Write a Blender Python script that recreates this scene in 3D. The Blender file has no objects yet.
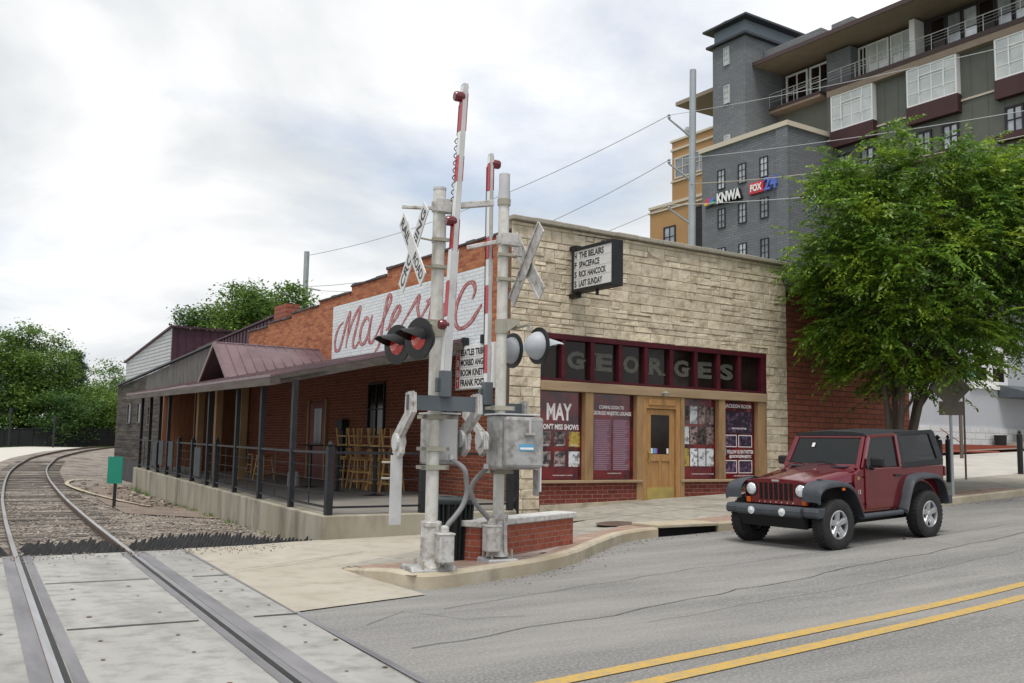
import bpy, bmesh, math, random
import numpy as np
from mathutils import Vector, Matrix, noise
random.seed(7); RNG = np.random.default_rng(7)
R = math.radians
sc = bpy.context.scene; COL = sc.collection

# ------------------------------------------------------------------ camera
H = 1.6; FPX = 960.0; PITCH = math.atan(102.5 / FPX); ROLL = R(1.0)
cam = bpy.data.cameras.new('camera'); camo = bpy.data.objects.new('camera', cam); COL.objects.link(camo)
cam.sensor_width = 36; cam.lens = 36 * FPX / 1024; cam.clip_start = .1; cam.clip_end = 3000
camo.matrix_world = Matrix.Translation((0, 0, H)) @ Matrix.Rotation(math.pi / 2 + PITCH, 4, 'X') @ Matrix.Rotation(ROLL, 4, 'Z')
sc.camera = camo

# ------------------------------------------------------------------ world, sun, exposure
SUN_EL, SUN_AZ = 68, -172            # azimuth clockwise from +Y (behind the viewer, left)
world = bpy.data.worlds.new('World'); sc.world = world; world.use_nodes = True
nt = world.node_tree; N = nt.nodes; L = nt.links
for n_ in list(N): N.remove(n_)
out = N.new('ShaderNodeOutputWorld'); bg1 = N.new('ShaderNodeBackground'); bg2 = N.new('ShaderNodeBackground'); mx = N.new('ShaderNodeMixShader')
sky = N.new('ShaderNodeTexSky'); sky.sky_type = 'NISHITA'; sky.sun_disc = False
sky.sun_elevation = R(SUN_EL); sky.sun_rotation = R(SUN_AZ); sky.air_density = 1.0; sky.dust_density = 2.0
L.new(sky.outputs[0], bg1.inputs[0]); bg1.inputs[1].default_value = .15
tc = N.new('ShaderNodeTexCoord'); sep = N.new('ShaderNodeSeparateXYZ'); L.new(tc.outputs['Generated'], sep.inputs[0])
def wmath(op, a, b=None):
    m = N.new('ShaderNodeMath'); m.operation = op
    for i, q in enumerate((a, b)):
        if q is None: continue
        if isinstance(q, (int, float)): m.inputs[i].default_value = q
        else: L.new(q, m.inputs[i])
    return m.outputs[0]
zz = wmath('ADD', wmath('MAXIMUM', sep.outputs[2], 0.0), .32)
cx = wmath('DIVIDE', sep.outputs[0], zz); cy = wmath('DIVIDE', sep.outputs[1], zz)
cmb = N.new('ShaderNodeCombineXYZ'); L.new(cx, cmb.inputs[0]); L.new(cy, cmb.inputs[1])
def wnoise(scale, detail, off, rough=.55, dist=.3):
    mp = N.new('ShaderNodeMapping'); mp.inputs['Location'].default_value = off; L.new(cmb.outputs[0], mp.inputs[0])
    t = N.new('ShaderNodeTexNoise'); t.inputs['Scale'].default_value = scale; t.inputs['Detail'].default_value = detail
    t.inputs['Roughness'].default_value = rough; t.inputs['Distortion'].default_value = dist; L.new(mp.outputs[0], t.inputs[0]); return t.outputs[0]
def wramp(fac, stops):
    r = N.new('ShaderNodeValToRGB'); L.new(fac, r.inputs[0]); e = r.color_ramp.elements
    while len(e) < len(stops): e.new(.5)
    for k, (p, c) in enumerate(stops): e[k].position = p; e[k].color = (*c, 1)
    return r.outputs[0]
cover = wramp(wnoise(1.15, 8, (7.7, 2.4, 0), .55, .3), [(.36, (.5,) * 3), (.50, (1,) * 3)])
shade = wramp(wnoise(1.7, 9, (1.9, 3.3, 0), .52, .35), [(.30, (.60, .63, .66)), (.43, (.70, .725, .745)), (.53, (.85, .86, .87)), (.62, (.98, .98, .98))])
L.new(shade, bg2.inputs[0]); bg2.inputs[1].default_value = .98
L.new(cover, mx.inputs[0]); L.new(bg1.outputs[0], mx.inputs[1]); L.new(bg2.outputs[0], mx.inputs[2]); L.new(mx.outputs[0], out.inputs[0])
sun = bpy.data.lights.new('sun', 'SUN'); sun.energy = 2.5; sun.angle = R(24); sun.color = (1, .96, .9)
suno = bpy.data.objects.new('sun', sun); COL.objects.link(suno)
sd = Vector((math.sin(R(SUN_AZ)) * math.cos(R(SUN_EL)), math.cos(R(SUN_AZ)) * math.cos(R(SUN_EL)), math.sin(R(SUN_EL))))
suno.rotation_euler = sd.to_track_quat('Z', 'Y').to_euler()
sc.view_settings.view_transform = 'Standard'; sc.view_settings.look = 'None'; sc.view_settings.exposure = .22; sc.view_settings.gamma = 1

# ------------------------------------------------------------------ frames and helpers
TH = R(90 - 56.5); C0 = Vector((-.01, 20, 0))
FR = Matrix.Translation(C0) @ Matrix.Rotation(TH, 4, 'Z')    # local x = along the street, y = away from the street, z up
I4 = Matrix.Identity(4)
def W(u, n, z=0): return FR @ Vector((u, n, z))
PW = {}
def frame_at(loc, rz): return Matrix.Translation(loc) @ Matrix.Rotation(rz, 4, 'Z')
class MB:
    def __init__(s, fr=None): s.v = []; s.f = []; s.fr = fr or FR; s.m = I4
    def add(s, vs, fs):
        b = len(s.v); M = s.fr @ s.m
        s.v += [M @ Vector(p) for p in vs]; s.f += [[i + b for i in f] for f in fs]; return s
    def box(s, x0, x1, y0, y1, z0, z1):
        if x0 > x1: x0, x1 = x1, x0
        if y0 > y1: y0, y1 = y1, y0
        if z0 > z1: z0, z1 = z1, z0
        return s.add([(x0,y0,z0),(x1,y0,z0),(x1,y1,z0),(x0,y1,z0),(x0,y0,z1),(x1,y0,z1),(x1,y1,z1),(x0,y1,z1)],
              [(0,3,2,1),(4,5,6,7),(0,1,5,4),(1,2,6,5),(2,3,7,6),(3,0,4,7)])
    def prism(s, poly, a, b, axis='y'):
        n = len(poly)
        def P(p, t): return {'y': (p[0], t, p[1]), 'x': (t, p[0], p[1]), 'z': (p[0], p[1], t)}[axis]
        vs = [P(p, a) for p in poly] + [P(p, b) for p in poly]
        fs = [list(range(n))[::-1], list(range(n, 2 * n))] + [(i, (i + 1) % n, (i + 1) % n + n, i + n) for i in range(n)]
        return s.add(vs, fs)
    def tube(s, pts, r, n=8, caps=True):
        pts = [Vector(p) for p in pts]; rs = r if isinstance(r, (list, tuple)) else [r] * len(pts)
        vs = []; fs = []; up = None
        for i, p in enumerate(pts):
            d = (pts[min(i + 1, len(pts) - 1)] - pts[max(i - 1, 0)]).normalized()
            if up is None: up = Vector((0, 0, 1)) if abs(d.z) < .9 else Vector((1, 0, 0))
            a = (up - d * up.dot(d)).normalized(); c = d.cross(a); up = a
            for k in range(n):
                t = 2 * math.pi * k / n; vs.append(p + (a * math.cos(t) + c * math.sin(t)) * rs[i])
        for i in range(len(pts) - 1):
            for k in range(n): fs.append((i*n+k, i*n+(k+1)%n, (i+1)*n+(k+1)%n, (i+1)*n+k))
        if caps: fs += [list(range(n))[::-1], [(len(pts)-1)*n+k for k in range(n)]]
        return s.add(vs, fs)
    def bar(s, a, b, w, h, up=(0, 0, 1)):
        a = Vector(a); b = Vector(b); d = (b - a).normalized(); up = Vector(up)
        if abs(d.dot(up)) > .95: up = Vector((1, 0, 0))
        x = d.cross(up).normalized() * w / 2; y = x.cross(d).normalized() * h / 2
        vs = [a - x - y, a + x - y, a + x + y, a - x + y, b - x - y, b + x - y, b + x + y, b - x + y]
        return s.add(vs, [(0,1,2,3),(7,6,5,4),(0,4,5,1),(1,5,6,2),(2,6,7,3),(3,7,4,0)])
    def lathe(s, prof, n=20, M=I4, caps=True):      # prof: (r, h) about local z of M
        old = s.m; s.m = old @ M; vs = []; fs = []
        for (r, h) in prof:
            for k in range(n): t = 2 * math.pi * k / n; vs.append((r * math.cos(t), r * math.sin(t), h))
        for i in range(len(prof) - 1):
            for k in range(n): fs.append((i*n+k, i*n+(k+1)%n, (i+1)*n+(k+1)%n, (i+1)*n+k))
        if caps: fs += [list(range(n))[::-1], [(len(prof)-1)*n+k for k in range(n)]]
        s.add(vs, fs); s.m = old; return s
    def ribbon(s, pts2, ws, put):        # flat stroke; put(a, b) -> 3-D
        vs = []; fs = []
        for i, p in enumerate(pts2):
            a = Vector(pts2[max(i - 1, 0)]); b = Vector(pts2[min(i + 1, len(pts2) - 1)]); d = (b - a)
            d = d.normalized() if d.length > 1e-9 else Vector((1, 0)); nn = Vector((-d.y, d.x)) * ws[i] / 2; p = Vector(p)
            vs += [put(*(p + nn)), put(*(p - nn))]
        for i in range(len(pts2) - 1): fs.append((2*i, 2*i+1, 2*i+3, 2*i+2))
        return s.add(vs, fs)
    def build(s, name, m, parent=None, smooth=False, bevel=0, rz=None, kind=None):
        if parent is not None: Mi = PW[parent]
        else:
            xs = [p.x for p in s.v]; ys = [p.y for p in s.v]; zs = [p.z for p in s.v]
            Mi = frame_at(((min(xs)+max(xs))/2, (min(ys)+max(ys))/2, min(zs)), TH if rz is None else rz)
        inv = Mi.inverted(); me = bpy.data.meshes.new(name)
        me.from_pydata([inv @ p for p in s.v], [], s.f); me.materials.append(m); me.update()
        bm = bmesh.new(); bm.from_mesh(me); bmesh.ops.recalc_face_normals(bm, faces=bm.faces); bm.to_mesh(me); bm.free()
        if smooth: me.shade_smooth()
        o = bpy.data.objects.new(name, me); COL.objects.link(o)
        if parent is not None: o.parent = parent; PW[o] = Mi
        else: o.matrix_world = Mi; PW[o] = Mi
        if smooth and smooth != 'full':
            me.set_sharp_from_angle(angle=R(38))
        if bevel:
            b = o.modifiers.new('b', 'BEVEL'); b.width = bevel; b.segments = 2; b.limit_method = 'ANGLE'; b.angle_limit = R(40)
        if kind: o['kind'] = kind
        return o
def thing(name, label, cat, loc, rz=TH, group=None):
    o = bpy.data.objects.new(name, None); COL.objects.link(o); o.empty_display_size = .3
    M = frame_at(loc, rz); o.matrix_world = M; PW[o] = M
    o['label'] = label; o['category'] = cat
    if group: o['group'] = group
    return o
def tag(o, label, cat, group=None):
    o['label'] = label; o['category'] = cat
    if group: o['group'] = group
    return o
def dup(root, M, label=None, group=None):
    r = root.copy(); COL.objects.link(r); r.matrix_world = M; PW[r] = M
    if label: r['label'] = label
    if group: r['group'] = group
    def rec(src, dst):
        for ch in [c for c in KIDS.get(src, [])]:
            c = ch.copy(); COL.objects.link(c); c.parent = dst; KIDS.setdefault(dst, []).append(c); rec(ch, c)
    rec(root, r); return r
KIDS = {}
_b = MB.build
def _build(s, name, m, parent=None, **k):
    o = _b(s, name, m, parent, **k)
    if parent is not None: KIDS.setdefault(parent, []).append(o)
    return o
MB.build = _build
def text_geo(body, size=1, bold=0., xs=1., align='LEFT', ext=0.):
    cu = bpy.data.curves.new('t', 'FONT'); cu.body = body; cu.size = size; cu.offset = bold; cu.align_x = align; cu.resolution_u = 3; cu.extrude = ext
    ob = bpy.data.objects.new('t', cu); COL.objects.link(ob); dg = bpy.context.evaluated_depsgraph_get()
    me = bpy.data.meshes.new_from_object(ob.evaluated_get(dg)); vs = [(v.co.x * xs, v.co.y, v.co.z) for v in me.vertices]; fs = [tuple(p.vertices) for p in me.polygons]
    bpy.data.objects.remove(ob); bpy.data.curves.remove(cu); bpy.data.meshes.remove(me); return vs, fs
def text_fit(mb, body, put, x0, x1, y0, y1, bold=0.):
    """lettering scaled to fill a rectangle; put(a, b) -> 3-D"""
    vs, fs = text_geo(body, 1, bold)
    ax = [v[0] for v in vs]; ay = [v[1] for v in vs]; a0, a1, b0, b1 = min(ax), max(ax), min(ay), max(ay)
    mb.add([put(x0 + (v[0]-a0)/(a1-a0)*(x1-x0), y0 + (v[1]-b0)/(b1-b0)*(y1-y0)) for v in vs], fs)
def lerp(pts, x):
    if x <= pts[0][0]: return pts[0][1]
    for (a, b), (c, d) in zip(pts, pts[1:]):
        if x <= c: return b + (d - b) * (x - a) / (c - a)
    return pts[-1][1]
def smooth_path(P, k=8):
    P = [Vector(p) for p in P]; out_ = []
    for i in range(len(P) - 1):
        a, b, c, d = P[max(i-1, 0)], P[i], P[i+1], P[min(i+2, len(P)-1)]
        for j in range(k):
            t = j / k; out_.append(.5 * ((2*b) + (c-a)*t + (2*a-5*b+4*c-d)*t*t + (3*b-a-3*c+d)*t**3))
    return out_ + [P[-1]]

# ------------------------------------------------------------------ materials
def mat(name, c1, c2=None, ns=3., det=6., rough=.75, metal=0., bump=0., bs=30., spec=.4, pos=(.35, .65), c3=None, s3=.7, p3=(.55, .75), island=0., objrand=0., coat=0., stretch=None, transl=0., emit=None, dirt=None):
    m = bpy.data.materials.new(name); m.use_nodes = True; T = m.node_tree; n = T.nodes; l = T.links; b = n['Principled BSDF']
    b.inputs['Roughness'].default_value = rough; b.inputs['Metallic'].default_value = metal; b.inputs['Specular IOR Level'].default_value = spec
    if coat: b.inputs['Coat Weight'].default_value = coat; b.inputs['Coat Roughness'].default_value = .04
    tcn = n.new('ShaderNodeTexCoord'); vec = tcn.outputs['Object']
    if stretch:
        mp = n.new('ShaderNodeMapping'); mp.inputs['Scale'].default_value = stretch; l.new(vec, mp.inputs[0]); vec = mp.outputs[0]
    def noi(s, d, v=None):
        t = n.new('ShaderNodeTexNoise'); t.inputs['Scale'].default_value = s; t.inputs['Detail'].default_value = d; t.inputs['Roughness'].default_value = .6; l.new(v or vec, t.inputs[0]); return t.outputs[0]
    def mixc(f, a, bb, bt='MIX'):
        q = n.new('ShaderNodeMix'); q.data_type = 'RGBA'; q.blend_type = bt
        for k, z in ((0, f), (6, a), (7, bb)):
            if isinstance(z, (int, float)): q.inputs[k].default_value = z
            elif isinstance(z, tuple): q.inputs[k].default_value = (*z, 1)
            else: l.new(z, q.inputs[k])
        return q.outputs[2]
    def rng(f, a, c):
        q = n.new('ShaderNodeMapRange'); q.inputs[1].default_value = a; q.inputs[2].default_value = c; l.new(f, q.inputs[0]); return q.outputs[0]
    col = c1
    if c2: col = mixc(rng(noi(ns, det), *pos), c1, c2)
    if c3: col = mixc(rng(noi(s3, 5), *p3), col, c3)
    if dirt: col = mixc(rng(noi(dirt[1], 8, tcn.outputs['Object']), .47, .72), col, dirt[0])
    if island or objrand:
        hs = n.new('ShaderNodeHueSaturation')
        if island: g = n.new('ShaderNodeNewGeometry'); rv = g.outputs['Random Per Island']; amt = island
        else: g = n.new('ShaderNodeObjectInfo'); rv = g.outputs['Random']; amt = objrand
        q = n.new('ShaderNodeMapRange'); q.inputs[3].default_value = 1 - amt; q.inputs[4].default_value = 1 + amt; l.new(rv, q.inputs[0]); l.new(q.outputs[0], hs.inputs['Value'])
        if isinstance(col, tuple): hs.inputs['Color'].default_value = (*col, 1)
        else: l.new(col, hs.inputs['Color'])
        col = hs.outputs[0]
    if isinstance(col, tuple): b.inputs['Base Color'].default_value = (*col, 1)
    else: l.new(col, b.inputs['Base Color'])
    if bump:
        bp = n.new('ShaderNodeBump'); bp.inputs['Strength'].default_value = 1; bp.inputs['Distance'].default_value = bump; l.new(noi(bs, 5), bp.inputs['Height']); l.new(bp.outputs[0], b.inputs['Normal'])
    if transl:
        tr = n.new('ShaderNodeBsdfTranslucent'); ms = n.new('ShaderNodeMixShader'); ms.inputs[0].default_value = transl
        if isinstance(col, tuple): tr.inputs[0].default_value = (*col, 1)
        else: l.new(col, tr.inputs[0])
        o = n['Material Output']; l.new(b.outputs[0], ms.inputs[1]); l.new(tr.outputs[0], ms.inputs[2]); l.new(ms.outputs[0], o.inputs[0])
    if emit: b.inputs['Emission Color'].default_value = (*emit[0], 1); b.inputs['Emission Strength'].default_value = emit[1]
    return m
def brick_mat(name, c1, c2, mortar, bw=.305, bh=.09, ms=.008, dark=(.06,.03,.025), darkp=(.6,.8), rough=.85, bumpd=.006, mcol_noise=.4, ns=2.5, plane='h'):
    m = bpy.data.materials.new(name); m.use_nodes = True; T = m.node_tree; n = T.nodes; l = T.links; b = n['Principled BSDF']; b.inputs['Roughness'].default_value = rough; b.inputs['Specular IOR Level'].default_value = .25
    tcn = n.new('ShaderNodeTexCoord'); sp = n.new('ShaderNodeSeparateXYZ'); l.new(tcn.outputs['Object'], sp.inputs[0])
    cb = n.new('ShaderNodeCombineXYZ')
    if plane == 'h':
        ad = n.new('ShaderNodeMath'); l.new(sp.outputs[0], ad.inputs[0]); l.new(sp.outputs[1], ad.inputs[1]); l.new(ad.outputs[0], cb.inputs[0]); l.new(sp.outputs[2], cb.inputs[1])
    else: l.new(sp.outputs[0], cb.inputs[0]); l.new(sp.outputs[1], cb.inputs[1])
    nz = n.new('ShaderNodeTexNoise'); nz.inputs['Scale'].default_value = 7; l.new(tcn.outputs['Object'], nz.inputs[0])
    va = n.new('ShaderNodeVectorMath'); va.operation = 'SCALE'; va.inputs['Scale'].default_value = .02; l.new(nz.outputs[1], va.inputs[0])
    vb = n.new('ShaderNodeVectorMath'); l.new(cb.outputs[0], vb.inputs[0]); l.new(va.outputs[0], vb.inputs[1])
    br = n.new('ShaderNodeTexBrick'); br.inputs['Scale'].default_value = 1; br.inputs['Brick Width'].default_value = bw; br.inputs['Row Height'].default_value = bh
    br.inputs['Mortar Size'].default_value = ms; br.inputs['Mortar Smooth'].default_value = .2; br.inputs['Bias'].default_value = 0
    br.inputs['Color1'].default_value = (*c1, 1); br.inputs['Color2'].default_value = (*c2, 1); br.inputs['Mortar'].default_value = (*mortar, 1); l.new(vb.outputs[0], br.inputs[0])
    n2 = n.new('ShaderNodeTexNoise'); n2.inputs['Scale'].default_value = ns; n2.inputs['Detail'].default_value = 7; l.new(tcn.outputs['Object'], n2.inputs[0])
    q = n.new('ShaderNodeMapRange'); q.inputs[1].default_value = darkp[0]; q.inputs[2].default_value = darkp[1]; l.new(n2.outputs[0], q.inputs[0])
    mc = n.new('ShaderNodeMix'); mc.data_type = 'RGBA'; l.new(q.outputs[0], mc.inputs[0]); l.new(br.outputs[0], mc.inputs[6]); mc.inputs[7].default_value = (*dark, 1)
    n3 = n.new('ShaderNodeTexNoise'); n3.inputs['Scale'].default_value = 14; n3.inputs['Detail'].default_value = 3; l.new(tcn.outputs['Object'], n3.inputs[0])
    q3 = n.new('ShaderNodeMapRange'); q3.inputs[3].default_value = 1 - mcol_noise; q3.inputs[4].default_value = 1 + mcol_noise; l.new(n3.outputs[0], q3.inputs[0])
    hs = n.new('ShaderNodeHueSaturation'); l.new(q3.outputs[0], hs.inputs['Value']); l.new(mc.outputs[2], hs.inputs['Color']); l.new(hs.outputs[0], b.inputs['Base Color'])
    bp = n.new('ShaderNodeBump'); bp.inputs['Distance'].default_value = bumpd; bp.invert = True; l.new(br.outputs[1], bp.inputs['Height']); l.new(bp.outputs[0], b.inputs['Normal'])
    return m
M = dict(
 asphalt=mat('asphalt', (.165,.163,.158), (.25,.243,.232), 1.9, 14, .93, bump=.016, bs=42, c3=(.14,.14,.138), s3=.7, p3=(.5,.72), stretch=(.16,1,1), dirt=((.33,.32,.305), 38), spec=.2),
 crack=mat('crack', (.075,.073,.07), rough=.95),
 yellow=mat('yellow_paint', (.52,.32,.05), (.42,.28,.08), 5, 8, .8, c3=(.36,.27,.12), s3=9, p3=(.5,.66), dirt=((.25,.23,.19), 22)),
 concrete=mat('concrete', (.40,.385,.35), (.48,.46,.42), 1.2, 8, .85, bump=.002, bs=60, c3=(.32,.30,.265), s3=.6),
 apron=mat('apron_concrete', (.35,.315,.26), (.41,.38,.32), .8, 10, .85, bump=.003, bs=60, dirt=((.28,.25,.20), 3.2), c3=(.30,.27,.225), s3=.5),
 sidewalk=mat('sidewalk_concrete', (.28,.265,.225), (.35,.33,.285), .9, 10, .88, bump=.003, bs=60, dirt=((.20,.185,.155), 5), c3=(.21,.195,.165), s3=.8, p3=(.52,.75)),
 kerb=mat('kerb_concrete', (.35,.295,.205), (.46,.41,.32), 1.5, 8, .85, bump=.004, bs=25, c3=(.22,.19,.14), s3=1.6, p3=(.55,.75)),
 platform=mat('old_concrete', (.27,.245,.185), (.38,.355,.29), 1.1, 8, .9, bump=.004, bs=25, c3=(.13,.115,.085), s3=1.2, p3=(.48,.7), stretch=(1,1,.35)),
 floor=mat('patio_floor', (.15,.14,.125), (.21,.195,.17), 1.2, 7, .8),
 panel=mat('crossing_concrete', (.28,.278,.26), (.355,.35,.328), .9, 10, .85, bump=.003, bs=50, dirt=((.20,.195,.185), 4.5), c3=(.19,.187,.18), s3=1.3, p3=(.5,.75), stretch=(1,.3,1)),
 rubber=mat('rubber', (.12,.118,.125), (.20,.195,.205), 3, 7, .6, bump=.003, bs=40, stretch=(1,.2,1)),
 blackrubber=mat('black_rubber', (.007,.007,.008), (.016,.016,.017), 6, 4, .6),
 rust=mat('rust', (.16,.09,.055), (.10,.06,.045), 8, 6, .85),
 railside=mat('rail_side', (.10,.07,.055), (.15,.10,.075), 6, 6, .8),
 railtop=mat('rail_top', (.46,.46,.48), (.30,.29,.29), 5, 6, .32, metal=.8, stretch=(1,.1,1)),
 tie=mat('sleeper_wood', (.05,.043,.037), (.13,.115,.10), 3, 6, .9, bump=.01, bs=12, stretch=(.4,4,2)),
 gravel=mat('gravel', (.15,.122,.10), (.28,.25,.215), 9, 8, .95, bump=.03, bs=16, c3=(.085,.065,.05), s3=1.0, p3=(.47,.6), dirt=((.36,.335,.30), 22)),
 stone=mat('gravel_stone', (.28,.25,.22), (.16,.125,.10), 3, 3, .9, island=.5),
 path=mat('path_gravel', (.46,.44,.39), (.54,.52,.47), 2, 7, .95, bump=.01, bs=20),
 dirt=mat('dirt', (.16,.125,.10), (.24,.19,.155), 1.5, 8, .95, bump=.02, bs=9),
 rubble=mat('rubble', (.16,.12,.095), (.30,.26,.22), 2, 5, .9, bump=.01, bs=12, island=.5),
 grass=mat('grass', (.05,.085,.02), (.10,.13,.04), 3, 7, .95, bump=.03, bs=14, c3=(.17,.15,.09), s3=.3),
 paver=brick_mat('paver', (.27,.175,.135), (.35,.25,.20), (.24,.21,.175), .21, .105, .006, dark=(.46,.42,.38), darkp=(.58,.75), ns=1.3, plane='f', bumpd=.003),
 paverlight=mat('paver_light', (.42,.37,.34), (.36,.28,.25), 6, 6, .85),
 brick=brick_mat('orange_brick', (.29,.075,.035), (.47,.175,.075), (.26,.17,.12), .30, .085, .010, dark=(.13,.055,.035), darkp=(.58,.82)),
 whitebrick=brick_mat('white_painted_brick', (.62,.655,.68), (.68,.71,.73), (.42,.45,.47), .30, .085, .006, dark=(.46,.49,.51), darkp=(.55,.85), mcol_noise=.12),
 shadedbrick=brick_mat('shaded_red_brick', (.16,.04,.024), (.22,.062,.034), (.26,.18,.135), .30, .085, .008, dark=(.10,.035,.025), darkp=(.58,.85)),  # redder flank brick, its colour also darkened to paint in porch shade
 basebrick=brick_mat('dark_red_brick', (.13,.028,.022), (.19,.045,.032), (.30,.20,.165), .29, .0905, .006, dark=(.09,.025,.02), darkp=(.6,.85)),
 planterbrick=brick_mat('planter_brick', (.26,.065,.04), (.33,.095,.06), (.30,.22,.18), .21, .075, .006, dark=(.15,.045,.03)),
 farbrick=brick_mat('red_wall_brick', (.22,.07,.045), (.29,.095,.06), (.10,.045,.035), .6, .145, .013, dark=(.14,.05,.035), darkp=(.6,.8)),
 stonewall=mat('limestone', (.54,.46,.34), (.65,.575,.45), 2.2, 7, .88, bump=.03, bs=9, island=.14, c3=(.42,.365,.275), s3=1.6, p3=(.54,.72), dirt=((.36,.30,.21), 5)),
 mortar=mat('mortar', (.25,.21,.155), (.32,.275,.21), 6, 5, .9),
 coping=mat('stone_coping', (.36,.33,.27), (.27,.25,.205), 3, 7, .9, bump=.01, bs=14),
 cap=mat('white_stone_cap', (.62,.61,.59), (.50,.49,.47), 4, 7, .85, bump=.006, bs=18, dirt=((.32,.31,.29), 9)),
 tile=mat('dark_tile', (.05,.042,.045), (.10,.075,.075), 6, 4, .7, island=.4),
 metalroof=mat('purple_metal', (.135,.085,.095), (.185,.12,.13), 1.5, 6, .42, metal=.4, spec=.6),
 metalwall=mat('purple_cladding', (.05,.018,.032), (.075,.028,.045), 1.5, 5, .55, metal=.2),
 fascia=mat('weathered_fascia', (.065,.055,.048), (.12,.10,.085), 3, 7, .85, bump=.004, bs=20, stretch=(1,.3,3)),
 barnwood=mat('barn_wood', (.04,.032,.027), (.10,.085,.07), 2.2, 8, .9, bump=.01, bs=14, stretch=(.4,.4,5), c3=(.018,.015,.014), s3=1.5, p3=(.45,.65)),
 plywood=mat('grey_board', (.085,.08,.076), (.14,.132,.125), 3, 8, .9, bump=.004, stretch=(4,4,.5), c3=(.045,.043,.042), s3=2.2, p3=(.5,.7)),
 siding=mat('pale_siding', (.50,.515,.53), (.42,.44,.455), 2, 6, .8),
 darkfound=mat('dark_foundation', (.045,.045,.05), (.075,.072,.075), 2, 6, .9),
 redwood=mat('reddish_boards', (.20,.085,.038), (.12,.05,.025), 3, 7, .75, stretch=(5,5,.4)),
 wood=mat('wood_frame', (.34,.21,.105), (.25,.15,.07), 3, 7, .7, bump=.003, bs=20, stretch=(1,1,.3), c3=(.17,.11,.065), s3=3, p3=(.55,.75)),
 beam=mat('wood_beam', (.36,.26,.165), (.27,.19,.115), 3, 7, .75, stretch=(.3,1,3), bump=.003),
 doorwood=mat('door_wood', (.40,.225,.085), (.30,.155,.055), 4, 7, .5, stretch=(5,1,.6)),
 canewood=mat('pale_stool_wood', (.46,.29,.11), (.34,.20,.075), 6, 5, .6, objrand=.25),
 brass=mat('brass', (.50,.38,.12), (.36,.28,.11), 4, 5, .4, metal=.6),
 crimson=mat('crimson_paint', (.075,.008,.015), (.045,.006,.011), 4, 5, .55, spec=.25),
 reddoor=mat('red_door', (.16,.02,.022), (.11,.014,.017), 4, 5, .5),
 glass=mat('dark_glass', (.008,.005,.005), (.022,.014,.013), 1.2, 4, .1, spec=.25),
 skyglass=mat('reflecting_glass', (.46,.49,.51), (.20,.22,.25), .5, 4, .08, spec=.9, metal=.3, objrand=.4),
 bayglass=mat('bay_glass', (.58,.61,.61), (.40,.44,.44), .5, 4, .08, spec=.8),
 letter=mat('frosted_letter', (.115,.115,.10), (.045,.045,.04), 40, 3, .5),
 white=mat('white_paint', (.78,.78,.78), rough=.5), offwhite=mat('sign_face', (.62,.62,.61), (.56,.56,.56), 3, 4, .5),
 black=mat('black_paint', (.012,.012,.013), rough=.5), blackmetal=mat('black_metal', (.012,.013,.016), (.02,.021,.025), 5, 5, .55, spec=.3),
 greypanel=mat('grey_panel', (.045,.055,.062), (.06,.07,.078), 3, 5, .8),
 red=mat('red_sheeting', (.50,.03,.045), (.40,.035,.045), 5, 5, .35), redlens=mat('red_lens', (.60,.035,.02), (.40,.012,.01), 30, 2, .12, spec=.8, coat=.6),
 darkred=mat('dark_red_lens', (.12,.004,.012), rough=.15, spec=.8),
 postred=mat('poster_red', (.16,.010,.012), (.035,.006,.014), 2.0, 7, .14, pos=(.40,.6), spec=.5, coat=.3), posttext=mat('poster_text', (.72,.68,.70), rough=.5),
 postcol=mat('poster_listing', (.17,.085,.13), (.15,.05,.06), 9, 3, .45), postrow=mat('poster_row', (.34,.24,.32), rough=.5),
 photo=mat('poster_picture', (.015,.016,.02), (.24,.18,.17), 13, 4, .4, pos=(.42,.62), objrand=.6), photo2=mat('poster_picture_pale', (.62,.66,.70), (.16,.16,.17), 11, 4, .4, pos=(.5,.62), objrand=.15),
 photo3=mat('poster_picture_violet', (.018,.012,.03), (.26,.13,.26), 10, 5, .4, pos=(.5,.72), objrand=.3), photo4=mat('poster_picture_gold', (.42,.30,.05), (.10,.085,.05), 10, 4, .4, pos=(.5,.62)),
 signink=mat('sign_ink', (.02,.02,.02), rough=.5), signred=mat('sign_red', (.50,.035,.05), rough=.5),
 script=mat('script_paint', (.36,.10,.105), (.55,.34,.34), 7, 6, .8, pos=(.4,.62)), scriptline=mat('script_outline', (.20,.03,.04), (.36,.16,.16), 9, 6, .8),
 galv=mat('galvanised', (.46,.465,.47), (.56,.565,.57), 3, 6, .5, metal=.35, c3=(.36,.36,.35), s3=4), castalu=mat('cast_aluminium', (.44,.43,.42), (.58,.57,.56), 5, 8, .55, metal=.3, bump=.003, bs=30, dirt=((.24,.20,.155), 11)),
 polepaint=mat('aluminium_pole', (.58,.57,.53), (.66,.655,.63), 2, 6, .5, metal=.25, c3=(.44,.42,.36), s3=4, p3=(.5,.7), stretch=(1,1,.4), dirt=((.48,.455,.40), 10)),
 boxgrey=mat('weathered_box', (.42,.42,.42), (.29,.29,.29), 4, 9, .6, metal=.3, c3=(.54,.54,.54), s3=3, dirt=((.20,.185,.17), 9), bump=.002),
 bluegrey=mat('blue_grey_steel', (.075,.09,.105), (.095,.11,.125), 3, 5, .55, spec=.5), conduit=mat('grey_conduit', (.21,.21,.215), (.17,.17,.175), 5, 5, .5),
 lightback=mat('signal_dome', (.42,.45,.49), (.35,.37,.40), 4, 5, .5), khaki=mat('khaki_cast', (.36,.345,.285), (.30,.285,.235), 5, 5, .7), decal=mat('blue_decal', (.10,.35,.55), rough=.5),
 green=mat('teal_sign', (0.0,.20,.135), (0.0,.17,.115), 3, 4, .4), greensign=mat('street_sign_green', (0.0,.25,.17), rough=.4),
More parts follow.
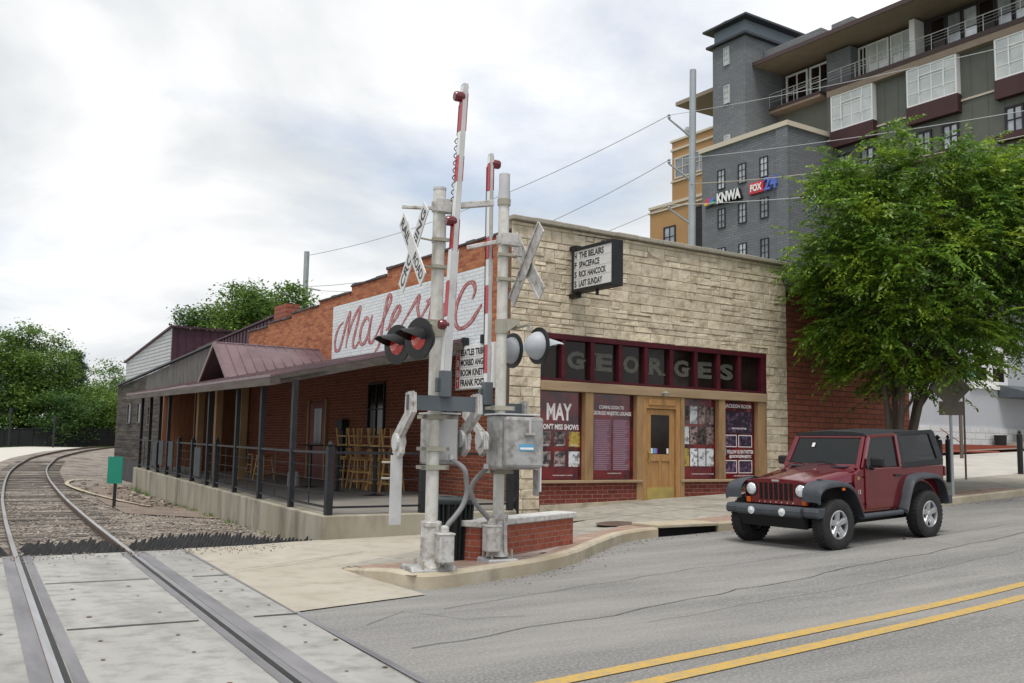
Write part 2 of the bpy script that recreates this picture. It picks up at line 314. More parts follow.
 signback=mat('sign_back', (.085,.075,.06), (.12,.10,.08), 3, 5, .7),
 carpaint=mat('maroon_car_paint', (.15,.004,.012), rough=.22, metal=.45, coat=1., spec=.5), carplastic=mat('grey_car_plastic', (.042,.048,.057), (.055,.062,.072), 6, 4, .6), hardtop=mat('black_hardtop', (.014,.015,.018), (.02,.022,.025), 12, 4, .55),
 carglass=mat('car_glass', (.006,.009,.009), rough=.02, spec=.7), tyre=mat('tyre_rubber', (.014,.014,.015), (.025,.025,.026), 8, 5, .8), alloy=mat('alloy_rim', (.52,.53,.55), (.46,.47,.49), 4, 4, .3, metal=.75), chrome=mat('chrome', (.8,.8,.82), rough=.12, metal=.9), headglass=mat('headlamp_glass', (.78,.80,.82), (.5,.52,.55), 30, 2, .1, spec=1., coat=.6), amber=mat('amber_lens', (.55,.10,.01), rough=.2), under=mat('underbody', (.012,.012,.012), rough=.9),
 bark=mat('bark', (.075,.06,.048), (.12,.10,.082), 5, 7, .95, bump=.012, bs=14, stretch=(1,1,.3)),
 leaf=mat('leaf', (.16,.28,.022), (.075,.155,.022), .9, 5, .45, island=.5, transl=.42, spec=.45, pos=(.38,.6), c3=(.27,.36,.03), s3=1.1, p3=(.52,.66)),
 leafdark=mat('leaf_dark', (.05,.11,.028), (.085,.16,.04), .35, 5, .6, island=.4, transl=.3, spec=.3), leafmid=mat('leaf_mid', (.17,.27,.05), (.08,.155,.034), .35, 5, .6, island=.4, transl=.3, spec=.3), leafblue=mat('leaf_conifer', (.065,.115,.07), (.095,.15,.095), .4, 4, .7, island=.35, transl=.2),
 tower=brick_mat('slate_grey_brick', (.155,.165,.18), (.195,.205,.222), (.10,.108,.118), .7, .22, .016, dark=(.145,.155,.17), darkp=(.45,.8), ns=.5, bumpd=.01, mcol_noise=.15),
 darkcorner=mat('dark_trim', (.03,.026,.03), rough=.6), softfit=mat('tan_soffit', (.30,.235,.18), (.26,.20,.155), 1, 4, .8), cream=mat('cream_trim', (.55,.49,.40), rough=.7), slab=mat('balcony_slab', (.07,.045,.045), rough=.7),
 olive=mat('olive_grey_wall', (.115,.122,.105), (.135,.142,.123), .6, 5, .85), maroonbox=mat('maroon_box', (.05,.018,.020), (.065,.025,.027), 1, 4, .6), bluegable=mat('blue_grey_siding', (.15,.19,.225), (.17,.21,.245), 1, 4, .7), roofdark=mat('dark_roof_edge', (.03,.033,.042), rough=.5),
 orange=mat('orange_render', (.38,.22,.095), (.43,.25,.115), .4, 5, .85), orangebase=mat('brown_render', (.16,.09,.06), rough=.8),
 housewall=mat('pale_grey_render', (.40,.415,.45), (.43,.445,.48), .6, 5, .85), housestone=brick_mat('pale_block', (.56,.57,.58), (.64,.65,.66), (.42,.42,.43), .8, .3, .02, dark=(.4,.4,.41)),
 polesteel=mat('steel_pole', (.30,.33,.35), (.35,.38,.40), 1, 5, .5, metal=.4), wire=mat('wire', (.11,.12,.13), rough=.6), wirepale=mat('pale_wire', (.40,.42,.43), rough=.6),
 can=mat('dark_green_can', (.012,.018,.018), (.02,.028,.028), 4, 4, .5), manhole=mat('manhole_iron', (.10,.065,.05), (.14,.10,.08), 12, 5, .7), void=mat('void_dark', (.006,.006,.006), rough=1),
 interior=mat('interior_dark', (.02,.018,.017), rough=.9), plastic_orange=mat('red_pipe', (.27,.065,.04), rough=.6), fencegrey=mat('fence_mesh', (.006,.007,.008), (.011,.012,.013), 3, 4, .8),
 peak_y=mat('petal_yellow', (.75,.42,.03), rough=.5), peak_r=mat('petal_red', (.62,.05,.06), rough=.5), peak_p=mat('petal_purple', (.25,.10,.42), rough=.5), peak_b=mat('petal_blue', (.05,.28,.65), rough=.5), peak_g=mat('petal_green', (.08,.42,.18), rough=.5), foxblue=mat('sign_blue', (.10,.16,.52), rough=.4), foxred=mat('sign_red_panel', (.60,.03,.05), rough=.4),
)

M['carglass'].node_tree.nodes['Principled BSDF'].inputs['Alpha'].default_value = .62

# ------------------------------------------------------------------ heights of the ground
def zr(u):                                   # street
    t = (u + .5) / 1.2
    return .04 * 1.2 * (math.log1p(math.exp(t)) if t < 20 else t)
VC = [(-6.1, 7.3), (-5.06, 7.08), (-3.93, 6.68), (-2.97, 6.14), (-1.81, 5.24), (-.77, 4.5), (0, 4.22), (3, 4.15), (13, 3.65), (60, 2.2)]
BACK = [(-7, 0), (-4, .03), (0, .095), (3.9, .37), (8.6, .56), (14, .70), (20, .95), (34, 1.5)]
def zsw(u, v):                               # pavement (v = -n, towards the street)
    vc = lerp(VC, u); t = max(0, min(1, (v - 2.6) / (vc - 2.6)))
    if u > 0: t = max(0, min(1, v / vc))
    t3 = t ** 3 if u < -1 else (t ** 3 * (-u) + t * (1 + u) if u < 0 else t)
    return lerp(BACK, u) * (1 - t3) + (zr(u) + .14) * t3
ZT = [(25, 0), (33, .05), (50, .35), (60, .6), (80, .75), (200, 1.1)]
def ztrack(n): return lerp(ZT, n)
TC = [(-26, -10.4), (-16, -9.66), (-10, -9.2), (-5, -8.81), (0, -8.41), (5, -7.98), (12.4, -7.27), (24, -5.98), (33.4, -4.75), (41, -3.45), (49.7, -1.7), (60.5, 1.6), (80.5, 7.9), (100, 15.5)]
TCs = smooth_path([(a, b, 0) for a, b in TC], 10)
def uc(n): return lerp([(p.x, p.y) for p in TCs], n)
def zballast(u, n):
    d = u - uc(n); z = ztrack(n) - .13
    z += .022 * noise.noise(Vector((u * 3.1, n * 3.1, 0)))
    if abs(d) < .62: z += .002
    if d > 1.6: z -= .3 * min(1, (d - 1.6) / 3.2) * max(0, min(1, (n + 1) / 18))
    return z
def zbase(u, n):
    far = ztrack(n) if u < 20 else 0
    return max(far, zr(u) if n > -3 else zr(u)) - .75
def sheet(name, poly, zf, m, step=.6, off=0., kind='structure'):
    """a polygon in the (u, n) plane cut by a grid and lifted to a height function"""
    bm = bmesh.new(); vs = [bm.verts.new((x, y, 0)) for x, y in poly]; bm.faces.new(vs)
    xs = [p[0] for p in poly]; ys = [p[1] for p in poly]
    for ax, lo, hi in ((0, min(xs), max(xs)), (1, min(ys), max(ys))):
        k = lo + step
        while k < hi - 1e-4:
            co = [0, 0, 0]; no = [0, 0, 0]; co[ax] = k; no[ax] = 1
            bmesh.ops.bisect_plane(bm, geom=bm.verts[:] + bm.edges[:] + bm.faces[:], plane_co=co, plane_no=no); k += step
    bmesh.ops.triangulate(bm, faces=bm.faces[:])
    mb = MB(); mb.add([(v.co.x, v.co.y, zf(v.co.x, v.co.y) + off) for v in bm.verts], [[v.index for v in f.verts] for f in (bm.verts.index_update(), bm.faces)[1]])
    bm.free(); return mb.build(name, m, kind=kind, smooth='full')

# ------------------------------------------------------------------ ground, street, pavement
sheet('ground', [(-300, -120), (400, -120), (400, 400), (-300, 400)], zbase, M['grass'], 20)
sheet('road', [(-40, -26), (70, -26), (70, -1.5), (13, -2.6), (2, -3.2), (-2, -3.6), (-4.5, -5.2), (-7.2, -5), (-40, -3)], lambda u, n: zr(u), M['asphalt'], 1.2)
sheet('crossing_pavement', [(-17, -2.35), (-7.12, -2.35), (-7.95, -11.5), (-8.6, -16), (-19, -16)], lambda u, n: 0.0, M['panel'], 3, .006)
sheet('apron', [(-7.14, -2.3), (-4.9, -2.1), (-1.0, -1.75), (-.95, -3.2), (-3, -4.9), (-6.0, -5.35), (-6.05, -7.6), (-7.62, -7.95)], lambda u, n: zsw(u, -n) if u > -5.9 else 0.0, M['apron'], .5, .012)
SW = [(-6.0, -5.2), (-4.8, -4.2), (-3.2, -3.0), (-1.0, -1.9), (0, 0), (14.2, .5), (14.2, .5), (60, .5)]
inner = [(u, -v + .1) for u, v in VC[::-1]]
sheet('sidewalk', [(-6.0, -5.3), (-4.0, -4.0), (-1.3, -1.9), (-1.3, 0), (0, .2), (60, .2)] + [(u, n) for u, n in inner if u <= 60][0:-1] + [(-6.0, -7.2)], lambda u, n: zsw(u, -n), M['sidewalk'], .5, .02)
pav = [(-5.95, -5.5), (-4.9, -5.55), (-3.9, -5.1), (-2.4, -4.55), (-1.2, -3.9), (-.1, -3.45), (3, -3.4), (13, -2.95), (13, -3.55), (3, -4.05), (0, -4.1), (-.77, -4.38), (-1.81, -5.1), (-2.97, -6.02), (-3.93, -6.56), (-5.06, -6.96), (-5.95, -7.15)]
sheet('brick_paving', pav, lambda u, n: zsw(u, -n), M['paver'], .4, .026)
sheet('pale_paving', [(-4.2, -6.15), (-3.4, -6.0), (-1.9, -4.75), (-2.3, -4.75), (-3.9, -5.9)], lambda u, n: zsw(u, -n), M['paverlight'], .4, .031)
# pavement joints
mb = MB()
for (a, b) in [((-7.3, -5.1), (-5.1, -4.0)), ((-1.0, -2.3), (-.6, -3.5))] + [((k, .0), (k, -lerp(VC, k) + .7)) for k in (1.5, 3.2, 5.0, 6.8, 8.6, 10.4, 12.2)] + [((.0, -2.0), (13, -1.7))]:
    nseg = 14; pts = [Vector((a[0] + (b[0]-a[0])*i/nseg, a[1] + (b[1]-a[1])*i/nseg)) for i in range(nseg + 1)]
    mb.ribbon(pts, [.014] * len(pts), lambda x, y: (x, y, zsw(x, -y) + .0245))
mb.build('sidewalk_joint', M['crack'], kind='structure')
# kerb swept along the pavement edge
def kerb(name, P2, zbase_f, topf, w=.16):
    mb = MB(); pts = smooth_path([(a, b, 0) for a, b in P2], 8); vs = []; fs = []
    for i, p in enumerate(pts):
        d = (pts[min(i+1, len(pts)-1)] - pts[max(i-1, 0)]).normalized(); nn = Vector((-d.y, d.x, 0))
        zb = zbase_f(p.x, p.y); zt = topf(p.x, p.y)
        for (o_, z) in ((0, zb - .1), (.0, zt - .03), (.025, zt), (w, zt), (w, zb - .1)): q = p + nn * o_; vs.append((q.x, q.y, z))
    for i in range(len(pts) - 1):
        for k in range(4): fs.append((i*5+k, i*5+k+1, (i+1)*5+k+1, (i+1)*5+k))
    fs += [(0, 1, 2, 3, 4), tuple(range(len(vs)-5, len(vs)))]
    mb.add(vs, fs); return mb.build(name, M['kerb'], kind='structure', smooth=True)
kz = lambda u, n: zr(u)
kerb('kerb', [(-6.02, -5.4), (-6.05, -6.4), (-5.98, -7.1), (-5.75, -7.28), (-5.06, -7.08), (-3.93, -6.68), (-2.97, -6.14), (-1.81, -5.24), (-.77, -4.5), (0, -4.22), (.3, -4.2)], kz,
     lambda u, n: (zsw(u, -n) if u > -5.9 else .14 * min(1, max(.03, (-n - 5.3) / 1.4))) + .028)
kerb('kerb', [(1.75, -4.17), (3, -4.15), (8, -3.9), (13, -3.65), (30, -3.1), (60, -2.2)], kz, lambda u, n: zr(u) + .165)
mb = MB(); mb.box(.3, 1.75, -4.2, -3.5, .21, .262); mb.build('kerb_drain_slab', M['kerb'], kind='structure', bevel=.01)
mb = MB(); mb.box(.3, 1.75, -4.12, -3.6, -.1, .20); mb.build('drain_opening', M['void'], kind='structure')
# painted lines and cracks
def line(name, pts, w, m, off, jitter=0):
    mb = MB(); P = []
    for (a, b) in zip(pts, pts[1:]):
        n_ = max(2, int((Vector(b) - Vector(a)).length / .25))
        for i in range(n_): P.append(Vector(a).lerp(Vector(b), i / n_))
    P.append(Vector(pts[-1]))
    if jitter: P = [p + Vector((0, noise.noise(Vector((p.x * 1.3, p.y, 3))) * jitter + noise.noise(Vector((p.x * 7, p.y, 9))) * jitter * .3)) for p in P]
    mb.ribbon(P, [w * (1 + (.7 * noise.noise(Vector((p.x * 3, 0, 1))) if jitter else 0)) for p in P], lambda x, y: (x, y, zr(x) + off)); return mb.build(name, m, kind='structure')
line('centre_line', [(-30, -14.2), (-7, -11.28), (.4, -10.4), (60, -6)], .15, M['yellow'], .008)
line('centre_line', [(-30, -14.6), (-6.6, -11.62), (-.5, -10.88), (60, -6.5)], .15, M['yellow'], .008)
line('road_crack', [(-7.4, -9.9), (-4, -9.2), (0, -8.35), (6, -7.6), (14, -7.1), (40, -5.6)], .013, M['crack'], .006, .12)
line('road_crack', [(-6.3, -8.4), (-2, -7.35), (2, -7.0), (8, -6.7), (30, -5.2)], .009, M['crack'], .006, .1)
line('road_crack', [(-5, -9.9), (2, -8.9), (9, -8.3), (20, -7.7)], .006, M['crack'], .006, .06)
line('road_crack', [(3.2, -6.3), (3.4, -7.2), (3.1, -8.0), (3.6, -8.6)], .006, M['crack'], .006, .05)
line('road_crack', [(-2.5, -12.6), (2, -12.2), (6, -12.0), (14, -11.2)], .008, M['crack'], .006, .2)
line('road_crack', [(-7.3, -8.8), (-6.7, -8.4), (-6.4, -9.0), (-5.8, -9.1)], .007, M['crack'], .006, .2)
mb = MB(); mb.m = Matrix.Translation((.35, -3.0, zsw(.35, 3.0) + .024)) @ Matrix.Rotation(-.055, 4, 'Y'); mb.lathe([(.36, 0), (.36, .006)], 28)
for k in range(5): mb.box(-.2, .2, -.2 + k * .1 - .015, -.2 + k * .1 + .015, .006, .011)
tag(mb.build('manhole_cover', M['manhole']), 'round rusty manhole cover set in the pavement before the storefront', 'manhole cover')
# parking lot and verge on the far right
zlot = lambda u, n: lerp(BACK, u) + .035 * max(0, n)
sheet('parking_lot', [(14.2, -.1), (60, -.1), (60, 6.6), (14.2, 6.6)], zlot, M['concrete'], 2.5, .026)
mb = MB(); mb.add([(14.2 + dx, 6.6 + dn, zlot(14.2 + dx, 6.6) + dz) for dx in (0, 40) for dn, dz in ((0, -.2), (0, .15), (.3, .15), (.3, -.2))], [(0,1,2,3),(7,6,5,4),(0,4,5,1),(1,5,6,2),(2,6,7,3)]); mb.build('kerb', M['kerb'], kind='structure')
sheet('verge', [(14.2, 6.9), (60, 6.9), (60, 14), (14.2, 14)], lambda u, n: zlot(u, 6.6) + .13, M['dirt'], 4)
mb = MB(); mb.box(24, 42, 7.9, 8.1, 1.4, 1.93); tag(mb.build('edging_wall', M['plastic_orange']), 'low red edging wall in front of the grey house', 'low wall')

# ------------------------------------------------------------------ railway
# ballast bed
lp = []
for n_ in (-2.35, 5, 12, 20, 26, 33, 41, 50, 60, 80): lp.append((uc(n_) - 2.1, n_))
rp = [(-4.8, -2.2), (-3.0, 20.2), (-1.4, 22.8), (-1.4, 31.5)] + [(uc(n_) + 4.5, n_) for n_ in (41, 50, 60, 80)]
sheet('ballast', lp + rp[::-1], zballast, M['gravel'], .4)
sheet('path', [(-60, -2.5)] + [lp[0]] + lp[1:] + [(uc(80) - 5, 84), (-8, 60), (-30, 45), (-60, 25)], lambda u, n: ztrack(n) - .11 - .02, M['path'], 3)
tr = thing('railway_track', 'curving single railway track of two steel rails on weathered wooden sleepers', 'railway track', W(-8.6, 0, -.1))
def rail(side):
    prof = [(-.035, -.035), (-.035, -.003), (-.028, 0), (.028, 0), (.035, -.003), (.035, -.035), (.008, -.045), (.008, -.14), (.06, -.155), (.06, -.165), (-.06, -.165), (-.06, -.155), (-.008, -.14), (-.008, -.045)]
    pts = [p for p in TCs]; vs = []; fs = []; k = len(prof); tops = []
    for i, p in enumerate(pts):
        d = (pts[min(i+1, len(pts)-1)] - pts[max(i-1, 0)]).normalized(); dn = Vector((d.y, d.x)); nn = Vector((dn.y, -dn.x))     # (u, n)
        c = Vector((p.y, p.x)) + nn * side * .718; z = ztrack(p.x) + .012
        for (a, h) in prof: q = c + nn * a; vs.append((q.x, q.y, z + h))
        tops += [(*(c - nn * .030), z + .0015), (*(c + nn * .030), z + .0015)]
    for i in range(len(pts) - 1):
        for j in range(k): fs.append((i*k+j, i*k+(j+1)%k, (i+1)*k+(j+1)%k, (i+1)*k+j))
    mb = MB(); mb.add(vs, fs); o = mb.build('rail', M['railside'], tr)
    mt = MB(); mt.add(tops, [(2*i, 2*i+1, 2*i+3, 2*i+2) for i in range(len(pts) - 1)]); mt.build('rail_head', M['railtop'], o)
    return o
rail(1); rail(-1)
n_ = -.9; k = 0
while n_ < 46 and k < 95:
    c = uc(n_); d = (uc(n_ + .2) - uc(n_ - .2)) / .4; mb = MB(); a = -math.atan(d) + random.uniform(-.02, .02)
    mb.m = Matrix.Translation((c + random.uniform(-.04, .04), n_, ztrack(n_) - .118 + random.uniform(-.014, .014))) @ Matrix.Rotation(a, 4, 'Z')
    mb.box(-1.28, 1.28, -.1, .1, -.1, 0); mb.build('sleeper', M['tie'], tr, bevel=.012); n_ += random.uniform(.48, .56); k += 1
# concrete panels' rubber strips, joints and lifting holes
def offpath(off, n0, n1, k=14):
    out_ = []
    for i in range(k + 1):
        n_ = n0 + (n1 - n0) * i / k; d = (uc(n_ + .2) - uc(n_ - .2)) / .4; nn = Vector((1, -d)).normalized()
        out_.append(Vector((uc(n_), n_)) + nn * off)
    return out_
mb = MB()
for off, w in ((-.59, .09), (.60, .07), (-.82, .13), (.83, .15), (1.43, .06), (-1.9, .05)):
    P = offpath(off, -2.35, -15.9); mb.ribbon(P, [w] * len(P), lambda x, y: (x, y, .0105))
mb.build('flangeway_rubber', M['rubber'], kind='structure')
mb = MB()
for off in (-.668, .668):
    P = offpath(off, -2.35, -15.9); mb.ribbon(P, [.045] * len(P), lambda x, y: (x, y, .0125))
for nj in (-5.13, -7.93, -10.8, -13.6):
    for a, b in ((-.53, .53), (1.01, 1.41), (-3.5, -1.0)):
        P = [offpath(a + (b - a) * i / 4, nj, nj - .01, 1)[0] for i in range(5)]; mb.ribbon(P, [.035] * 5, lambda x, y: (x, y, .0135))
mb.build('panel_joint', M['blackrubber'], kind='structure')
mb = MB()
for nj in (-5.13, -7.93, -10.8):
    for a in (-.33, .30, 1.12, 1.32, -1.4):
        for t in (.55, 1.6, 2.3):
            p = offpath(a + random.uniform(-.06, .06), nj + t, nj + t - .01, 1)[0]; r_ = random.uniform(.014, .027)
            mb.add([(p.x + r_ * math.cos(q), p.y + r_ * math.sin(q), .0145) for q in [j * .785 for j in range(8)]], [tuple(range(8))])
mb.build('lifting_hole', M['rust'], kind='structure')
# black spiked rubber mats
def spikes(poly_f, name, label, u0, u1, n0, n1):
    mb = MB(); vs = []; fs = []
    u = u0
    j = 0
    while u < u1:
        n_ = n0 + (.07 if j % 2 else 0)
        while n_ < n1:
            if poly_f(u, n_):
                z = -.115; b = len(vs); h = random.uniform(.10, .15); s = .042
                vs += [(u - s, n_ - s, z), (u + s, n_ - s, z), (u + s, n_ + s, z), (u - s, n_ + s, z), (u + .05, n_ + .02, z + h), (u + .075, n_ + .02, z + h)]
                fs += [(b, b+1, b+5, b+4), (b+1, b+2, b+5), (b+2, b+3, b+4, b+5), (b+3, b, b+4)]
            n_ += .17
        u += .15; j += 1
    mb.add(vs, fs)
    if name == 'base': return mb
    for (a, b_) in ((u0, u1),):
        n = 12
        q = [(a + (b_ - a) * i / n, n0 - .08) for i in range(n + 1)]
    return tag(mb.build(name, M['blackrubber']), label, 'rubber mat')
spikes(lambda u, n: abs(u - uc(n)) < .62, 'spiked_mat', 'black spiked rubber mat between the two rails beside the crossing panels', -9.6, -7.6, -2.2, -.3)
spikes(lambda u, n: u - uc(n) > .82 and u < -4.95 and n < -1.35 + 1.4 * min(1, (u + 7.9)) and n < .0 - (u + 5.9) * 1.6, 'spiked_mat', 'black spiked rubber mat between the right rail and the patio wall', -8.0, -4.7, -2.2, .4)
spikes(lambda u, n: u - uc(n) < -.82 and u > uc(n) - 2.4, 'spiked_mat', 'black spiked rubber mat outside the left rail', -11.4, -9.2, -2.2, -.9)
# loose stones on the ballast (uncountable)
mb = MB()
ico = [(0,0,1),(.9,0,.3),(.28,.85,.3),(-.72,.53,.3),(-.72,-.53,.3),(.28,-.85,.3),(0,0,-.6)]
icf = [(0,1,2),(0,2,3),(0,3,4),(0,4,5),(0,5,1),(6,2,1),(6,3,2),(6,4,3),(6,5,4),(6,1,5)]
cnt = 0
while cnt < 9000:
    n_ = -1.9 + abs(random.gauss(0, 1)) * 9; u = random.uniform(uc(n_) - 2.0, lerp([(-2, -4.9), (20, -3.1), (30, -1.6)], n_))
    if n_ > 30: continue
    s = random.uniform(.014, .04) * (1.5 if random.random() < .05 else 1); z = zballast(u, n_); a = random.random() * 6.28; ca, sa = math.cos(a), math.sin(a)
    if abs(abs(u - uc(n_)) - .755) < .09: continue
    mb.add([(u + (x*ca - y*sa) * s, n_ + (x*sa + y*ca) * s * .8, z + q * s * .7) for x, y, q in ico], icf); cnt += 1
for _ in range(900):                                             # grit spilled over the crossing edge and along the gutter
    if random.random() < .5: n_ = -2.35 - abs(random.gauss(0, .35)); u = random.uniform(-9.6, -4.6); z = .02
    else:
        u = random.uniform(-5, 12); n_ = -lerp(VC, u) - .03 - abs(random.gauss(0, .22)); z = zr(u) + .004
    s = random.uniform(.006, .018); mb.add([(u + x * s, n_ + y * s, z + q * s * .7) for x, y, q in ico], icf)
mb.build('loose_gravel', M['stone'], kind='stuff')
sheet('dirt_patch', [(-6.1, 6.5), (-4.3, 5), (-3.2, 19.9), (-1.9, 22.8), (-2.6, 23.5), (-4.6, 19), (-5.7, 12)], lambda u, n: zballast(u, n), M['dirt'], .8, .02)
mb = MB()
for _ in range(170):
    n_ = random.uniform(9, 22); u = lerp([(5, -4.6), (22, -2.9)], n_) - abs(random.gauss(0, .6)); s = random.uniform(.03, .10); z = zballast(u, n_) + .03; a = random.random() * 6.28
    mb.m = Matrix.Translation((u, n_, z)) @ Matrix.Rotation(a, 4, 'Z') @ Matrix.Rotation(random.uniform(-.4, .4), 4, 'X'); mb.box(-s, s, -s * .6, s * .6, -.04, random.uniform(.015, .05))
mb.build('rubble', M['rubble'], kind='stuff')
mb = MB(); P = smooth_path([(-5.0, 9, 0), (-5.4, 14, 0), (-5.2, 20, 0), (-4.4, 24, 0), (-3.4, 26, 0)], 8)
mb.ribbon([(p.x, p.y) for p in P], [.14] * len(P), lambda x, y: (x, y, zballast(x, y) + .06)); mb.build('edge_strip', M['kerb'], kind='structure')

# ------------------------------------------------------------------ music hall (stone front, brick flank)
hall = thing('music_hall', 'one-storey music hall with a rough limestone front, maroon shopfront and orange brick flank', 'building', W(0, 0, 0))
def ashlar(mb, u0, u1, z0, z1, front, rows, wmin, wmax, split=.35):
    z = z0
    while z < z1 - .02:
        h = random.uniform(*rows); h = min(h, z1 - z)
        if z1 - z - h < rows[0] * .6: h = z1 - z
        u = u0
        while u < u1 - .02:
            w = random.uniform(wmin, wmax); w = min(w, u1 - u)
            if u1 - u - w < wmin * .5: w = u1 - u
            cells = [(u, u + w, z, z + h)]
            if random.random() < split and h > .19:
                f = random.uniform(.35, .65); cells = [(u, u + w, z, z + h * f), (u, u + w, z + h * f, z + h)]
                if random.random() < .5:
                    g = random.uniform(.35, .65); a = cells.pop(random.randrange(2)); cells += [(a[0], a[0] + w * g, a[2], a[3]), (a[0] + w * g, a[1], a[2], a[3])]
            for (a, b, c, d) in cells:
                g = .006; a += g; b -= g; c += g; d -= g; dp = random.uniform(.006, .026); e = .011; y0 = front; j = lambda: random.uniform(-.008, .008)
                mb.add([(a,y0,c),(b,y0,c),(b,y0,d),(a,y0,d),(a+e+j(),y0-dp+j(),c+e),(b-e+j(),y0-dp+j(),c+e),(b-e+j(),y0-dp+j(),d-e+j()),(a+e+j(),y0-dp+j(),d-e+j())],
                       [(4,5,6,7),(0,1,5,4),(1,2,6,5),(2,3,7,6),(3,0,4,7)])
            u += w
        z += h
mb = MB(); mb.box(0, 8.6, .06, .4, 4.0, 6.35); mb.box(0, .80, .06, .4, -.3, 4.0); mb.box(7.80, 8.6, .06, .4, -.3, 4.0); mb.build('front_wall', M['mortar'], hall)
mb = MB(); ashlar(mb, .0, 8.6, 3.99, 6.34, .06, (.13, .31), .22, .72, .5)
ashlar(mb, .0, .80, -.2, 3.99, .06, (.205, .225), .28, .5, 0); ashlar(mb, 7.80, 8.6, -.2, 3.99, .06, (.205, .225), .28, .5, 0)
mb.build('limestone_facing', M['stonewall'], hall)
mb = MB(); u = -.04
while u < 8.62:
    w = min(random.uniform(.55, .8), 8.64 - u); mb.box(u + .004, u + w - .004, -.05 + random.uniform(-.01, .01), .45, 6.35, 6.455 + random.uniform(-.008, .008)); u += w
mb.build('coping', M['coping'], hall, bevel=.02)
# shopfront
mb = MB(); mb.box(.80, 3.65, .07, .3, -.3, .78); mb.box(4.85, 7.80, .07, .3, -.3, .78); mb.build('brick_base', M['basebrick'], hall)
mb = MB(); mb.add([(.80,-.0,-.2),(3.62,-.0,-.2),(3.62,.08,-.2),(.80,.08,-.2),(.80,-.0,.32),(3.62,.0,.395),(3.62,.08,.395),(.80,.08,.32)], [(0,3,2,1),(4,5,6,7),(0,1,5,4),(1,2,6,5),(2,3,7,6),(3,0,4,7)]); mb.build('plinth', M['kerb'], hall)
mb = MB(); mb.box(.80, 3.65, -.01, .3, .78, .84); mb.box(4.85, 7.80, -.01, .3, .78, .84); mb.build('sill', M['beam'], hall, bevel=.01)
mb = MB(); mb.box(.80, 7.80, .0, .28, 2.76, 2.97); mb.build('shopfront_beam', M['beam'], hall, bevel=.012)
for a, b in ((2.01, 2.23), (3.50, 3.66), (4.85, 4.97), (6.12, 6.33), (7.50, 7.80)):
    mb = MB(); mb.box(a, b, .03, .25, .84 if a not in (3.50, 4.85) else .3, 2.76); mb.build('shopfront_post', M['wood'], hall, bevel=.008)
mb = MB(); mb.box(.80, 7.80, .02, .25, 3.88, 3.99); mb.box(.80, 7.80, .02, .25, 2.97, 3.03); mb.box(7.62, 7.80, .03, .25, 3.03, 3.88)
MUL = [.80, 1.39, 2.19, 3.0, 3.77, 4.56, 5.35, 6.11, 6.84, 7.62]
for x in MUL[1:-1]: mb.box(x - .055, x + .055, .03, .22, 3.03, 3.88)
tf = mb.build('transom_frame', M['crimson'], hall, bevel=.006)
for a, b in zip(MUL, MUL[1:]):
    mb = MB(); mb.box(a + .056, b - .056, .14, .15, 3.03, 3.88); mb.build('pane', M['glass'], tf)
fput = lambda y: (lambda a, b: (a, y, b))
for ch, (a, b) in zip('GEORGES', zip(MUL[1:], MUL[2:])):
    mb = MB(); c = (a + b) / 2; w = .235; text_fit(mb, ch, fput(.132), c - w, c + w, 3.26, 3.66, .045)
    if ch == 'E':
        for z in (3.26, 3.615): mb.add([(c - w - .04, .1325, z), (c - w + .16, .1325, z), (c - w + .16, .1325, z + .045), (c - w - .04, .1325, z + .045)], [(0,1,2,3)])
        for z in (3.26, 3.57): mb.add([(c + w - .045, .1325, z), (c + w, .1325, z), (c + w, .1325, z + .09), (c + w - .045, .1325, z + .09)], [(0,1,2,3)])
    if ch == 'R':
        for x in (c - w - .04, c + w - .12): mb.add([(x, .1325, 3.26), (x + .17, .1325, 3.26), (x + .17, .1325, 3.305), (x, .1325, 3.305)], [(0,1,2,3)])
    if ch == 'G': mb.add([(c + .04, .1325, 3.45), (c + w + .05, .1325, 3.45), (c + w + .05, .1325, 3.49), (c + .04, .1325, 3.49)], [(0,1,2,3)])
    mb.build('letter', M['letter'], tf)
mb = MB(); mb.box(6.98, 7.5, .16, .2, 3.33, 3.5); mb.box(7.02, 7.5, .16, .2, 3.1, 3.16); mb.build('window_box', M['greypanel'], tf)
mb = MB(); mb.box(.81, 7.79, .30, .32, .3, 3.9); mb.build('backing', M['interior'], hall)
# door
mb = MB(); mb.box(3.66, 3.80, .05, .25, .3, 2.76); mb.box(4.72, 4.85, .05, .25, .3, 2.76); mb.box(3.80, 4.72, .05, .25, 2.47, 2.76); mb.box(3.84, 4.68, .03, .05, 2.55, 2.70); df = mb.build('door_frame', M['doorwood'], hall, bevel=.008)
dz = .38
mb = MB(); mb.box(3.81, 3.97, .10, .15, dz, 2.46); mb.box(4.55, 4.71, .10, .15, dz, 2.46); mb.box(3.97, 4.55, .10, .15, 2.33, 2.46); mb.box(3.97, 4.55, .10, .15, 1.26, 1.42); mb.box(3.97, 4.55, .10, .15, dz, .70)
mb.box(4.22, 4.30, .10, .15, .70, 1.26); mb.box(3.97, 4.22, .125, .14, .70, 1.26); mb.box(4.30, 4.55, .125, .14, .70, 1.26)
dr = mb.build('door', M['doorwood'], hall, bevel=.006)
mb = MB(); mb.box(3.97, 4.55, .12, .13, 1.42, 2.33); mb.build('pane', M['glass'], dr)
mb = MB(); mb.box(3.84, 4.68, .092, .099, dz + .02, .66); mb.build('kick_plate', M['brass'], dr)
mb = MB(); mb.tube([(3.89, .06, 1.3), (3.89, .05, 1.45)], .02); mb.box(3.87, 3.91, .07, .1, 1.25, 1.5); mb.build('handle', M['brass'], dr)
